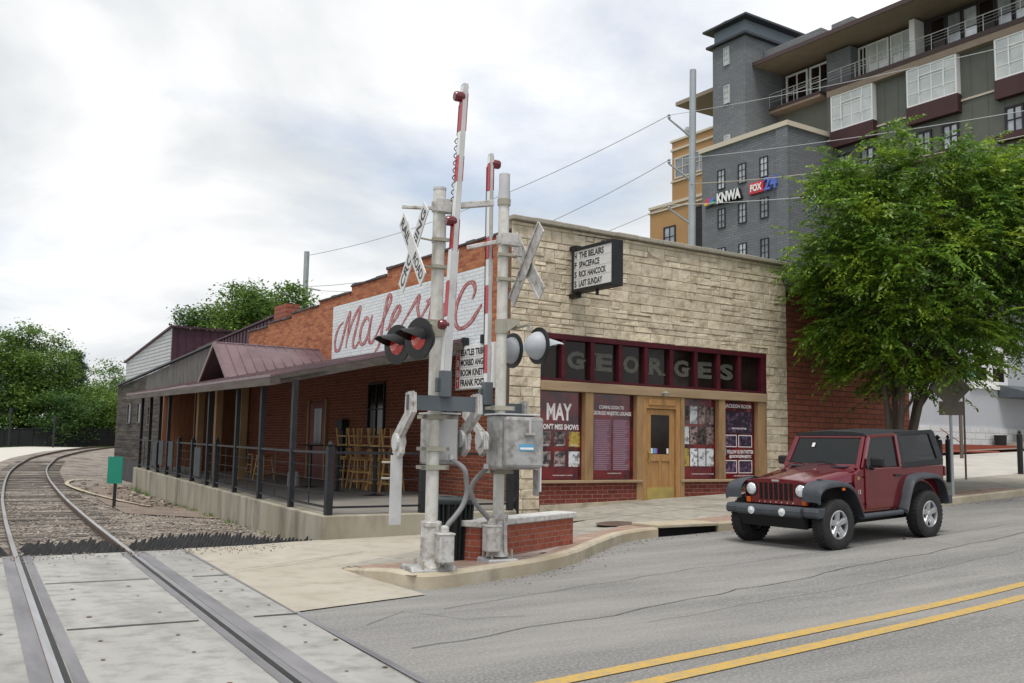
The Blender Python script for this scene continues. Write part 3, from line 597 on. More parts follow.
for k, (x, m_) in enumerate(((3.98, 'posttext'), (4.06, 'decal'), (4.12, 'peak_p'), (4.47, 'posttext'))):
    mb = MB(); mb.box(x, x + .06, .114, .118, 1.44, 1.56); mb.build('sticker', M[m_], dr)
mb = MB(); mb.tube([(4.25, .03, 2.83), (4.25, -.12, 2.86)], .03); mb.lathe([(.06, 0), (.09, .08), (.02, .1)], 10, Matrix.Translation((4.25, -.12, 2.76))); mb.build('door_lamp', M['khaki'], hall)
# flank wall, steps of the parapet
SEG = [(.06, 6.0, 6.10), (6.0, 8.25, 5.93), (8.25, 10.6, 5.77), (10.6, 12.9, 5.64), (12.9, 15.1, 5.52), (15.1, 17.1, 5.42)]
mb = MB(); mb.box(0, .3, .06, 23.0, -.3, 3.6); mb.build('flank_wall_base', M['shadedbrick'], hall)
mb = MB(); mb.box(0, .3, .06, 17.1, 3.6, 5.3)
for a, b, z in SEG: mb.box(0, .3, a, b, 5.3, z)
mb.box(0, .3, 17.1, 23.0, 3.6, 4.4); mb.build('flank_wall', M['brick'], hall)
mb = MB()
for a, b, z in SEG:
    n_ = a
    while n_ < b - .05:
        w = min(random.uniform(.28, .42), b - n_); mb.box(-.05, .36, n_ + .01, n_ + w - .01, z, z + random.uniform(.05, .085)); n_ += w
mb.build('parapet_tiles', M['tile'], hall, bevel=.012)
mb = MB(); mb.box(.02, .5, 13.5, 14.6, 5.5, 6.08); mb.build('chimney', M['farbrick'], hall)
mb = MB(); mb.box(.3, 8.3, 3, 17, -.3, 5.2); mb.box(8.25, 8.6, .45, 17, -.3, 5.4); mb.build('roof', M['tile'], hall)
mb = MB(); mb.tube([(.5, 3.9, 5.9), (.5, 3.9, 7.1)], .055, 10); mb.build('vent_pipe', M['polesteel'], hall)
# painted sign on the flank
sput = lambda x: (lambda a, b: (x, -a, b))          # a = v (grows towards the street)
mb = MB(); mb.add([(-.004, 9.5, 3.6), (-.004, 1.08, 3.6), (-.004, 1.08, 5.5), (-.004, 9.5, 5.5)], [(0,1,2,3)]); psign = mb.build('painted_sign', M['whitebrick'], hall)
def stroke(pts, w0, w1):
    P = smooth_path([(a, b, 0) for a, b in pts], 8); n = len(P); ws = []
    for i, p in enumerate(P):
        d = P[min(i+1, n-1)] - P[max(i-1, 0)]; s = abs(d.normalized().y) if d.length > 0 else 0; ws.append((w0 + (w1 - w0) * s) * (.45 + .55 * min(1, 6 * i / n, 6 * (n - 1 - i) / n)))
    return [(p.x, p.y) for p in P], ws
LET = {
 'M': [[(-8.72,4.98),(-9.05,4.85),(-9.28,4.5),(-9.22,4.22),(-8.98,4.2),(-8.8,4.42),(-8.5,4.95),(-8.28,5.22),(-8.34,4.9),(-8.5,4.22)], [(-8.42,4.45),(-8.1,4.95),(-7.62,5.3),(-7.72,4.95),(-8.02,4.35),(-7.86,4.2),(-7.6,4.36)]],
 'a': [[(-7.0,4.86),(-7.2,4.95),(-7.5,4.7),(-7.56,4.36),(-7.36,4.24),(-7.1,4.42),(-6.95,4.72)], [(-6.82,5.0),(-6.98,4.6),(-6.96,4.3),(-6.78,4.25),(-6.55,4.42)]],
 'j': [[(-6.55,4.42),(-6.05,4.9),(-5.72,5.28),(-5.80,5.42),(-5.94,5.3),(-6.1,4.9),(-6.32,4.2),(-6.6,3.98)]],
 'e': [[(-5.95,4.5),(-5.5,4.72),(-5.18,4.95),(-5.3,5.06),(-5.6,4.85),(-5.75,4.5),(-5.6,4.26),(-5.3,4.32),(-5.0,4.6)]],
 's': [[(-5.0,4.6),(-4.45,5.0),(-4.15,5.2),(-4.22,4.9),(-4.1,4.5),(-4.3,4.26),(-4.6,4.26),(-4.68,4.42)]],
 't': [[(-4.1,4.6),(-3.6,5.0),(-3.3,5.34),(-3.46,5.0),(-3.62,4.4),(-3.45,4.22),(-3.15,4.45)], [(-3.8,5.02),(-3.0,5.06)]],
 'i': [[(-3.1,4.5),(-2.86,4.85),(-2.98,4.5),(-2.92,4.25),(-2.62,4.45)], [(-2.78,5.1),(-2.74,5.16)]],
 'c': [[(-1.62,4.82),(-1.5,5.02),(-1.62,5.2),(-1.95,5.15),(-2.28,4.8),(-2.36,4.4),(-2.14,4.2),(-1.72,4.28),(-1.4,4.5),(-1.2,4.66)]]}
for ch, ss in LET.items():
    a = MB(); b = MB()
    for s_ in ss:
        P, ws = stroke(s_, .055, .115)
        a.ribbon(P, [w * 1.25 + .012 for w in ws], sput(-.0075)); b.ribbon(P, [w * .7 for w in ws], sput(-.0105))
    o = a.build('script_letter', M['scriptline'], psign); b.build('letter_fill', M['script'], psign)
# doors and windows of the flank
def u_window(par, n0, n1, z0, z1, x=-.0, bars=(1, 2), fm='blackmetal', gm='glass', t=.05, d=.06):
    mb = MB(); mb.box(x - d, x, n0, n0 + t, z0, z1); mb.box(x - d, x, n1 - t, n1, z0, z1); mb.box(x - d, x, n0 + t, n1 - t, z0, z0 + t); mb.box(x - d, x, n0 + t, n1 - t, z1 - t, z1)
    for i in range(bars[0]): c = n0 + (n1 - n0) * (i + 1) / (bars[0] + 1); mb.box(x - d * .8, x, c - t * .35, c + t * .35, z0 + t, z1 - t)
    for i in range(bars[1]): c = z0 + (z1 - z0) * (i + 1) / (bars[1] + 1); mb.box(x - d * .75, x, n0 + t, n1 - t, c - t * .3, c + t * .3)
    o = mb.build('window', M[fm], par); g = MB(); g.box(x - .02, x - .005, n0 + t * .5, n1 - t * .5, z0 + t * .5, z1 - t * .5); g.build('pane', M[gm], o); return o
u_window(hall, 5.85, 6.85, 1.75, 3.15, 0, (1, 1), 'blackmetal')
u_window(hall, 2.2, 3.2, 1.5, 2.6, 0, (1, 1), 'blackmetal')
mb = MB(); mb.box(-.05, 0, 9.7, 10.9, .42, 2.72); d2 = mb.build('side_door', M['reddoor'], hall); mb = MB(); mb.box(-.058, -.051, 9.95, 10.5, 1.45, 2.55); mb.build('pane', M['glass'], d2)
mb = MB(); mb.box(-.08, 0, 9.58, 9.7, .42, 2.8); mb.box(-.08, 0, 10.9, 11.02, .42, 2.8); mb.build('side_door_frame', M['wood'], hall)
mb = MB(); mb.box(-.22, -.02, 8.1, 8.5, 1.9, 2.2); mb.box(-.14, -.02, 8.2, 8.4, .5, 1.9); mb.build('meter_box', M['blackmetal'], hall)
# red brick neighbour
nb = thing('brick_building', 'plain dark red brick building behind the street tree, right of the stone front', 'building', W(11, 2, 0))
mb = MB(); mb.box(8.62, 13.9, .12, 9, -.3, 5.75); mb.build('wall', M['farbrick'], nb)
mb = MB(); mb.box(8.62, 13.98, .05, 9, 5.75, 5.9); mb.build('coping', M['coping'], nb, bevel=.02)

# ------------------------------------------------------------------ posters in the shopfront
def poster(label, u0, u1, items, grp=None):
    t = thing('window_poster', label, 'poster', W((u0 + u1) / 2, .2, .84)); mb = MB(); mb.box(u0, u1, .17, .175, .85, 2.75); mb.build('poster_sheet', M['postred'], t)
    w = u1 - u0
    for it in items:
        if it[0] == 't':
            _, s_, a, b, c, d = it; mb = MB(); text_fit(mb, s_, fput(.166), u0 + a * w, u0 + b * w, c, d, .03); mb.build('lettering', M['posttext'], t)
        else:
            _, m_, a, b, c, d = it[:6]; k = .168 if len(it) < 7 else it[6]; mb = MB(); mb.box(u0 + a * w, u0 + b * w, k, .1695, c, d); mb.build('picture', M[m_], t)
    return t
it = [('t', 'MAY', .2, .77, 2.13, 2.5), ('t', "DON'T MISS SHOWS", .06, .93, 1.93, 2.05)]
for j, z in enumerate((1.56, 1.13)):
    for i in range(3):
        m_ = 'photo' if (i, j) not in ((2, 0), (2, 1)) else ('photo4' if j == 0 else 'photo2')
        it.append(('p', m_, .05 + i * .33, .30 + i * .33, z, z + .33)); it.append(('t', 'LIVE SHOW', .09 + i * .33, .26 + i * .33, z + .02, z + .05))
it.append(('t', 'GEORGES MAJESTIC LOUNGE', .35, .8, .93, .955))
poster('dark red MAY show poster with six small pictures, left of the shopfront', .81, 2.0, it)
it = [('t', 'COMING SOON TO', .2, .78, 2.42, 2.50), ('t', 'GEORGES MAJESTIC LOUNGE', .06, .95, 2.26, 2.37), ('t', 'GEORGESMAJESTICLOUNGE', .4, .72, .97, .995)]
for a, b in ((.08, .48), (.52, .92)):
    it.append(('p', 'postcol', a, b, 1.05, 2.2))
    for k in range(26): it.append(('p', 'postrow', a + .02, b - .02 - random.uniform(0, .1), 1.07 + k * .0433, 1.083 + k * .0433, .1665))
poster('tall poster with two columns of listings under COMING SOON TO', 2.24, 3.49, it)
it = []
for j, z in enumerate((2.16, 1.67, 1.15)):
    for i in range(4):
        m_ = [['photo', 'photo2', 'photo', 'photo'], ['photo2', 'photo', 'photo', 'photo'], ['photo4', 'photo2', 'decal', 'photo2']][j][i]
        if m_ == 'decal': m_ = 'photo2'
        it.append(('p', m_, .02 + i * .24, .23 + i * .24, z, z + .42))
it += [('t', 'GEORGES MAJESTIC LOUNGE', .3, .95, .95, .975)]
poster('red poster filled with twelve small show bills, right of the wooden door', 4.98, 6.11, it)
it = [('t', 'JACKSON ROOM', .1, .9, 2.56, 2.68), ('p', 'photo3', .03, .92, 1.96, 2.5), ('t', 'PRIVATE PARTIES', .3, .75, 2.06, 2.1), ('t', 'FOLLOW US ON TWITTER', .16, .96, 1.46, 1.55), ('t', '@GEORGESMAJESTIC', .22, .9, 1.34, 1.43), ('p', 'decal', .03, .13, 1.42, 1.58)]
for (a, b, c, d) in ((.03, .45, 1.62, 1.92), (.5, .92, 1.62, 1.92), (.03, .45, .98, 1.3), (.5, .92, .98, 1.3)): it += [('p', 'posttext', a, b, c, d), ('p', 'photo3', a + .02, b - .02, c + .02, d - .02, .166)]
it += [('t', 'GEORGESMAJESTICLOUNGE', .35, .95, .9, .925)]
poster('red poster with framed violet concert pictures, beside the right stone pier', 6.34, 7.49, it)

# ------------------------------------------------------------------ marquee signs
sg = thing('marquee_sign', 'black cased marquee sign with changeable letters, projecting from the stone front', 'sign', W(1.6, -.8, 4.9))
mb = MB(); mb.box(1.46, 1.74, -1.5, -.16, 4.9, 4.97); mb.box(1.46, 1.74, -1.5, -.16, 5.80, 5.87); mb.box(1.46, 1.74, -1.53, -1.48, 4.9, 5.87); mb.box(1.46, 1.74, -.18, -.12, 4.9, 5.87); mb.box(1.5, 1.7, -1.48, -.18, 4.95, 5.82)
mb.build('case', M['blackmetal'], sg, bevel=.008)
mb = MB(); mb.box(1.485, 1.495, -1.48, -.18, 4.97, 5.80); face = mb.build('face', M['offwhite'], sg)
mput = lambda x: (lambda a, b: (x, a, b))
def rput(x, n_far):                      # text runs from n_far towards the street
    return lambda a, b: (x, n_far - a, b)
rows = [('IH', 'THE BELAIRS', 1.02), ('F', 'SPACEFACE', .88), ('S', 'RICK HANCOCK', 1.1), ('S', 'LAST SUNDAY', .98)]
rows[0] = ('H', 'THE BELAIRS', 1.02)
for k, (d_, s_, w) in enumerate(rows):
    z = 5.62 - k * .205
    mb = MB(); text_fit(mb, s_, rput(1.481, -.18), .18, w, z, z + .14, .03); mb.build('lettering', M['signink'], sg)
    mb = MB(); text_fit(mb, d_, rput(1.481, -.18), .02, .10 if len(d_) == 1 else .14, z, z + .14, .03); mb.build('lettering', M['signink'], sg)
mb = MB()
for k in range(1, 4): mb.box(1.482, 1.485, -1.48, -.18, 5.595 - (k - 1) * .205 - .003, 5.6 - (k - 1) * .205)
mb.build('letter_track', M['galv'], sg)
mb = MB(); mb.box(1.52, 1.68, -.2, .06, 4.80, 4.9); mb.box(1.52, 1.68, -.2, .06, 5.87, 5.95); mb.tube([(1.6, -.85, 4.9), (1.6, -.85, 4.78)], .035); mb.tube([(1.6, -.15, 6.2), (1.6, -1.3, 5.9)], .012); mb.lathe([(.05, 0), (.05, .05)], 10, Matrix.Translation((1.6, -1.05, 5.87))); mb.build('bracket', M['black'], sg)
sg = thing('marquee_sign', 'white marquee board with a red day column, on the brick flank behind the signal poles', 'sign', W(-.08, 1.3, 2.8))
mb = MB(); mb.box(-.12, -.02, .5, 2.1, 2.78, 3.76); mb.build('frame', M['offwhite'], sg, bevel=.01)
mb = MB(); mb.box(-.126, -.121, .54, 2.06, 2.81, 3.73); mb.build('face', M['white'], sg)
mb = MB(); mb.box(-.130, -.127, 1.90, 2.05, 2.82, 3.72); mb.build('day_column', M['signred'], sg)
for k, (s_, x1) in enumerate((('BEATLES TRIBUTT', 1.44), ('MORBID ANGEL', 1.3), ('BOOM KINETIC', 1.3), ('FRANK FOSTER', 1.44))):
    z = 3.53 - k * .225; mb = MB(); text_fit(mb, s_, rput(-.1285, 2.06), .2, x1, z, z + .155, .04); mb.build('lettering', M['signink'], sg)
for k, s_ in enumerate('HBBT'):
    z = 3.53 - k * .225; mb = MB(); text_fit(mb, s_, rput(-.1325, 2.06), .04, .13, z, z + .15, .02); mb.build('lettering', M['white'], sg)
mb = MB()
for k in range(1, 4): mb.box(-.1305, -.127, .54, 2.06, 3.505 - (k - 1) * .225 - .004, 3.505 - (k - 1) * .225 + .004)
mb.build('letter_track', M['galv'], sg)
mb = MB(); mb.box(-.16, -.02, .9, 1.0, 3.76, 3.95); mb.box(-.16, -.02, 1.7, 1.8, 3.76, 3.95); mb.build('bracket', M['blackmetal'], sg)

# ------------------------------------------------------------------ covered patio
pt = thing('covered_patio', 'raised concrete patio with a purple metal porch roof along the brick flank', 'porch', W(-2.5, 8, 0))
def pedge(n): return lerp([(-2.15, -4.95), (0, -4.80), (20.3, -2.98), (24, -2.65)], n)
def zpl(n): return .41 + .0055 * max(0, n)
mb = MB(); ns = [-2.15, 0, 5, 10, 15, 20.4]; vs = []; fs = []
for n_ in ns:
    r_ = -1.25 if n_ < -1 else -.01
    vs += [(pedge(n_), n_, -.8), (pedge(n_), n_, zpl(n_) - .004), (r_ if n_ < -1 else -.01, n_ if n_ < -1 else n_, zpl(n_) - .004), (r_, n_, -.8)]
for i in range(len(ns) - 1):
    for j in range(3): fs.append((i*4+j, i*4+j+1, (i+1)*4+j+1, (i+1)*4+j))
fs += [(0, 1, 2, 3), (len(vs)-4, len(vs)-3, len(vs)-2, len(vs)-1)]
mb.add(vs, fs); mb.build('foundation', M['platform'], pt, bevel=.015)
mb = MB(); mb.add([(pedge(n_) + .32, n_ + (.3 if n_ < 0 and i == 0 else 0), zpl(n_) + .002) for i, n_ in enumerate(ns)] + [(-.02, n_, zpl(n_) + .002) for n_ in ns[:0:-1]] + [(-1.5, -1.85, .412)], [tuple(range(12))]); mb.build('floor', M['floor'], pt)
def zroof(u, n=0): return 3.93 + .225 * u
EAVE = [(-3.32, 20.6), (-4.2, 10.3), (-5.02, .4), (0, 1.8)]
mb = MB(); top = [(u, n_, zroof(u)) for u, n_ in EAVE[:3]] + [(-.02, 1.8, 3.93), (-.02, 20.6, 3.93)]
vs = top + [(a, b, c - .05) for a, b, c in top]; n5 = len(top)
mb.add(vs, [tuple(range(n5)), tuple(range(2*n5-1, n5-1, -1))] + [(i, (i+1) % n5, (i+1) % n5 + n5, i + n5) for i in range(n5)]); rf = mb.build('roof', M['metalroof'], pt)
for k in range(44):                                              # standing seams
    n_ = 20.2 - k * .46
    if n_ < .5: break
    ue = lerp([(.4, -5.0), (10.3, -4.2), (20.6, -3.32)], n_)
    if 9.0 < n_ < 11.9: continue
    uw = -.05 if n_ > 1.85 else -5.02 + (n_ - .4) * 3.58
    mb = MB(); mb.bar((ue, n_, zroof(ue) + .015), (uw, n_, zroof(uw) + .02), .03, .035); mb.build('seam', M['metalroof'], rf)
mb = MB()
for (a, b) in zip(EAVE, EAVE[1:]): mb.bar((a[0] + .02, a[1], zroof(a[0]) - .13), (b[0] + .02, b[1], (zroof(b[0]) if b[0] < -.1 else 3.93) - .13), .04, .15)
mb.build('fascia', M['fascia'], pt)
mb = MB()
for n_ in [2.2 + .9 * k for k in range(20)]:
    ue = lerp([(.4, -4.9), (10.3, -4.1), (20.6, -3.2)], n_); mb.bar((ue, n_, zroof(ue) - .13), (-.02, n_, 3.80), .05, .14)
mb.build('rafters', M['barnwood'], pt)
mb = MB(); mb.add([(pedge(.2) - .05, .35, 2.72), (pedge(20) - .2, 20.4, 3.1), (-.05, 20.4, 3.72), (-.05, 2.0, 3.72)], [(0,1,2,3)]); mb.build('ceiling', M['barnwood'], pt)
# gabled dormer on the porch roof
mb = MB(); a = (-3.15, 10.45, 4.30); b = (.0, 10.45, 4.30)
mb.add([a, b, (0, 9.75, 3.945), (-3.15, 9.1, 3.245)], [(0,1,2,3)]); mb.add([a, b, (0, 11.15, 3.945), (-3.15, 11.8, 3.245)], [(0,1,2,3)]); dm = mb.build('dormer_roof', M['metalroof'], pt)
for k in range(11):
    t = k / 10.5; mb = MB(); x = -3.13 + 3.05 * t; zz_ = 3.245 + .7 * t; nn_ = 9.1 + .65 * t; mb.bar((x, 10.43, 4.31), (x, nn_, zz_ + .02), .028, .035); mb.build('seam', M['metalroof'], dm)
mb = MB(); mb.tube([a, b], .035, 6); mb.bar((-3.16, 10.45, 4.27), (-3.16, 9.1, 3.22), .05, .1); mb.bar((-3.16, 10.45, 4.27), (-3.16, 11.8, 3.22), .05, .1); mb.build('ridge_trim', M['metalroof'], dm)
mb = MB(); mb.add([(-2.2, 10.45, 4.24), (-2.2, 9.2, 3.4), (-2.2, 11.7, 3.4)], [(0,1,2)]); mb.build('gable_board', M['barnwood'], dm)
# porch posts
PN = [0.05, 2.35, 4.55, 7.65, 13.8, 15.6, 17.7, 19.85]
for n_ in PN:
    u = pedge(n_) + .13; mb = MB(); mb.box(u - .046, u + .046, n_ - .046, n_ + .046, zpl(n_), zroof(u) - .18); mb.build('porch_post', M['blackmetal'], pt)
for (u, n_) in ((-2.6, 9.3), (-2.5, 11.9), (-2.3, 14.5)):
    mb = MB(); mb.box(u - .1, u + .1, n_ - .1, n_ + .1, zpl(n_), 3.3); mb.build('timber_post', M['wood'], pt, bevel=.01)
mb = MB(); mb.box(-1.48, -.02, 22.6, 22.75, .3, 3.4); mb.build('back_wall', M['redwood'], pt)
mb = MB(); mb.box(-1.9, -.02, 16.6, 16.7, .45, 3.5); mb.build('screen_wall', M['redwood'], pt)
# railing
rl = thing('patio_railing', 'black steel railing with thin cables along the patio edge', 'railing', W(-4, 8, .42))
RP = [-2.0, .05, 2.35, 4.55, 6.6, 7.65, 9.63, 11.73, 13.8, 15.6, 17.7, 19.85]
for n_ in (-2.0, 4.55 + 2.05, 9.63, 11.73):
    u = pedge(n_) + .13; mb = MB(); mb.box(u - .055, u + .055, n_ - .055, n_ + .055, zpl(n_), 1.52 + .005 * n_); mb.lathe([(.03, 0), (.05, .03), (.03, .07), (0.005, .085)], 10, Matrix.Translation((u, n_, 1.52 + .005 * n_))); mb.build('rail_post', M['blackmetal'], rl)
def zrl(n, k): return zpl(n) + k
for a, b in zip(RP, RP[1:]):
    ua, ub = pedge(a) + .13, pedge(b) + .13
    for k, w in ((1.0, .05), (.12, .04)):
        mb = MB(); mb.bar((ua, a, zrl(a, k)), (ub, b, zrl(b, k)), w, w * .8); mb.build('rail', M['blackmetal'], rl)
    for k in (.34, .56, .78):
        mb = MB(); mb.tube([(ua, a, zrl(a, k)), (ub, b, zrl(b, k))], .0065, 5); mb.build('cable', M['blackmetal'], rl)
    c = (a + b) / 2; uc_ = pedge(c) + .13; mb = MB(); mb.bar((uc_, c, zrl(c, .12)), (uc_, c, zrl(c, 1.0)), .015, .015); mb.build('baluster', M['blackmetal'], rl)
ends = [(-4.75, -2.0), (-3.1, -2.0), (-1.3, -2.0), (-.1, -.4)]
for (a, b) in zip(ends, ends[1:]):
    for k, w in ((1.0, .05), (.12, .04)): mb = MB(); mb.bar((*a, .41 + k), (*b, .41 + k), w, w * .8); mb.build('rail', M['blackmetal'], rl)
    for k in (.34, .56, .78): mb = MB(); mb.tube([(*a, .41 + k), (*b, .41 + k)], .0065, 5); mb.build('cable', M['blackmetal'], rl)
    mb = MB(); mb.box(b[0] - .05, b[0] + .05, b[1] - .05, b[1] + .05, .2, 1.5); mb.build('rail_post', M['blackmetal'], rl)
for i, (n_, w, z0) in enumerate(((15.9, .8, .7), (14.6, .8, .75), (12.8, .75, .75), (8.6, .8, .62))):
    u = pedge(n_) + .03; mb = MB(); mb.bar((pedge(n_ - w/2) + .06, n_ - w/2, z0 + .38), (pedge(n_ + w/2) + .06, n_ + w/2, z0 + .38), .03, .74)
    tag(mb.build('rail_banner', M['greypanel'], bevel=.004), 'dark grey panel hung on the patio railing, %s' % ['farthest of the four towards the barn', 'second farthest of the four towards the barn', 'third farthest of the four towards the barn', 'nearest to the red side door'][i], 'panel', 'grey panels hung on the railing')
# stools stacked seat to seat, tall tables
def stool_stack(u, n, rz, label, z0=.43, proto=[None]):
    Mx = frame_at(W(u, n, z0), TH + rz)
    if proto[0] is None:
        t = thing('stacked_stool', label, 'bar stool', W(u, n, z0), TH + rz, 'pale wooden bar stools stacked in pairs on the patio'); loc = PW[t]
        mb = MB(loc); mb.box(-.17, .17, -.17, .17, .70, .74); mb.build('seat', M['canewood'], t, bevel=.01)
        for sx in (-1, 1):
            for sy in (-1, 1): mb = MB(loc); mb.bar((sx * .21, sy * .21, 0), (sx * .14, sy * .14, .70), .035, .035); mb.build('leg', M['canewood'], t)
        for z in (.2, .42):
            mb = MB(loc)
            s = .20 - .07 * z
            for (p, q) in (((-s, -s), (s, -s)), ((s, -s), (s, s)), ((s, s), (-s, s)), ((-s, s), (-s, -s))): mb.bar((*p, z), (*q, z), .02, .03)
            mb.build('rung', M['canewood'], t)
        proto[0] = t; return t
    return dup(proto[0], Mx, label)
WORDS = ['first', 'second', 'third', 'fourth', 'fifth', 'sixth']
for k in range(6):
    n_ = 6.0 - k * .47; u = -.95 + (k % 2) * .1
    stool_stack(u, n_, .3 * (k % 3), 'upright bar stool of the %s stacked pair from the red side door' % WORDS[k], zpl(n_) + .0)
    Mx = Matrix.Translation(W(u, n_, zpl(n_) + 1.485)) @ Matrix.Rotation(TH + .25 + .3 * (k % 4), 4, 'Z') @ Matrix.Rotation(math.pi, 4, 'X')
    t = stool_stack(u, n_, 0, 'upturned bar stool on top of the %s stacked pair from the red side door' % WORDS[k]); t.matrix_world = Mx
stool_stack(-1.6, 10.3, .4, 'single pale bar stool standing by the timber post'); stool_stack(-1.3, 12.0, .1, 'single pale bar stool standing farther back on the patio')
tb = thing('bar_table', 'tall black pedestal table nearest to the red side door', 'table', W(-1.9, 6.1, .44), TH, 'tall black pedestal tables on the patio')
mb = MB(PW[tb]); mb.lathe([(.26, 0), (.26, .015), (.05, .04)], 16); mb.build('base', M['blackmetal'], tb)
mb = MB(PW[tb]); mb.tube([(0, 0, .03), (0, 0, 1.03)], .045, 10); mb.build('pedestal', M['blackmetal'], tb)
mb = MB(PW[tb]); mb.lathe([(.32, 1.03), (.33, 1.045), (.32, 1.06)], 20); mb.build('table_top', M['blackmetal'], tb)
dup(tb, frame_at(W(-1.9, 4.4, .42), TH), 'tall black pedestal table in the middle, before the stacked stools')
dup(tb, frame_at(W(-1.8, 2.6, .42), TH), 'tall black pedestal table nearest to the signal poles')
mb = MB(); mb.lathe([(.16, .44), (.15, .8), (.0, .82)], 14, Matrix.Translation((-2.0, 6.9, 0))); tag(mb.build('patio_bin', M['galv'], smooth=True), 'small grey metal bin on the patio left of the tall tables', 'bin')

# ------------------------------------------------------------------ old timber barn and the cladding behind
bn = thing('timber_barn', 'dark weathered timber barn with a grey board parapet, beyond the patio', 'building', W(0, 26, -.3))
UB = -1.5
mb = MB(); mb.prism([(22.8, -.8), (31.2, -.8), (31.2, .55), (22.8, .55)], UB - .02, UB + .3, 'x'); mb.build('foundation', M['darkfound'], bn)
mb = MB(); mb.prism([(22.8, .55), (31.25, .55), (31.25, 3.95), (22.8, 4.36)], UB, UB + .3, 'x'); mb.box(UB + .3, 6, 30.9, 31.2, -.5, 3.9); mb.build('plank_wall', M['barnwood'], bn)
for k in range(9):
    z = .8 + k * .36; mb = MB(); mb.box(UB - .012, UB, 22.8, 31.2, z, z + .02); mb.build('plank_joint', M['black'], bn)
mb = MB(); mb.prism([(15.9, 3.4), (25.6, 3.4), (25.6, 4.20), (15.9, 4.78)], UB - .03, UB, 'x'); mb.build('board_parapet', M['plywood'], bn)
mb = MB(); mb.bar((UB - .05, 15.85, 4.82), (UB - .05, 31.35, 3.99), .16, .06); mb.build('roof_edge', M['roofdark'], bn)
mb = MB(); mb.prism([(15.9, 4.6), (31.2, 3.8), (31.2, 3.9), (15.9, 4.74)], UB, 1.0, 'x'); mb.build('roof', M['roofdark'], bn)
for n_, z0, z1 in ((24.3, 2.1, 2.9), (26.2, 2.2, 3.1), (28.1, 2.2, 3.1)): u_window(bn, n_, n_ + .7, z0, z1, UB, (0, 1), 'plywood', 'glass')
cl = thing('metal_clad_building', 'flat roofed building with pale siding and dark purple metal cladding behind the barn', 'building', W(4, 33, 0))
mb = MB(); mb.prism([(31.9, 3.5), (42, 3.5), (42, 5.9), (31.9, 7.05)], 1.0, 1.2, 'x'); mb.build('siding_wall', M['siding'], cl)
mb = MB()
for k in range(16):
    z = 4.2 + k * .18
    ne = 42 if z < 5.85 else 42 - (z - 5.85) / 1.15 * 10.1
    if ne > 32.2: mb.box(.985, 1.0, 31.9, ne, z, z + .02)
mb.build('siding_lap', mat('lap_shadow', (.30,.31,.32), rough=.9), cl)
mb = MB(); mb.box(1.0, 12, 31.85, 32.0, 3, 7.02); mb.build('cladding', M['metalwall'], cl)
mb = MB()
for k in range(24): mb.box(1.25 + k * .4, 1.28 + k * .4, 31.80, 31.85, 3, 7.02)
mb.build('cladding_rib', M['metalwall'], cl)
mb = MB(); mb.bar((.98, 31.75, 7.1), (.98, 42.2, 5.93), .2, .09); mb.bar((.9, 31.78, 7.08), (12, 31.78, 7.08), .2, .09); mb.build('roof_edge', M['metalwall'], cl)
mb = MB(); mb.add([(12, 32, 7.0), (1.1, 32, 7.0), (1.1, 42, 5.85), (12, 42, 5.85)], [(0,1,2,3)]); mb.build('roof', M['roofdark'], cl)
c2 = thing('metal_parapet', 'sloping dark purple metal parapet behind the stepped brick wall', 'parapet', W(1, 20, 3))
mb = MB(); mb.prism([(15.5, 3.5), (27, 3.5), (27, 5.6), (15.5, 6.2)], 1.0, 1.1, 'x'); mb.build('cladding', M['metalwall'], c2)
mb = MB()
for k in range(28): n_ = 15.7 + k * .4; mb.box(.97, 1.0, n_, n_ + .03, 3.5, 6.2 - (n_ - 15.5) * .0522 - .02)
mb.build('cladding_rib', M['metalwall'], c2)
mb = MB(); mb.bar((1.0, 15.4, 6.22), (1.0, 27, 5.62), .16, .07); mb.build('trim', M['metalwall'], c2)

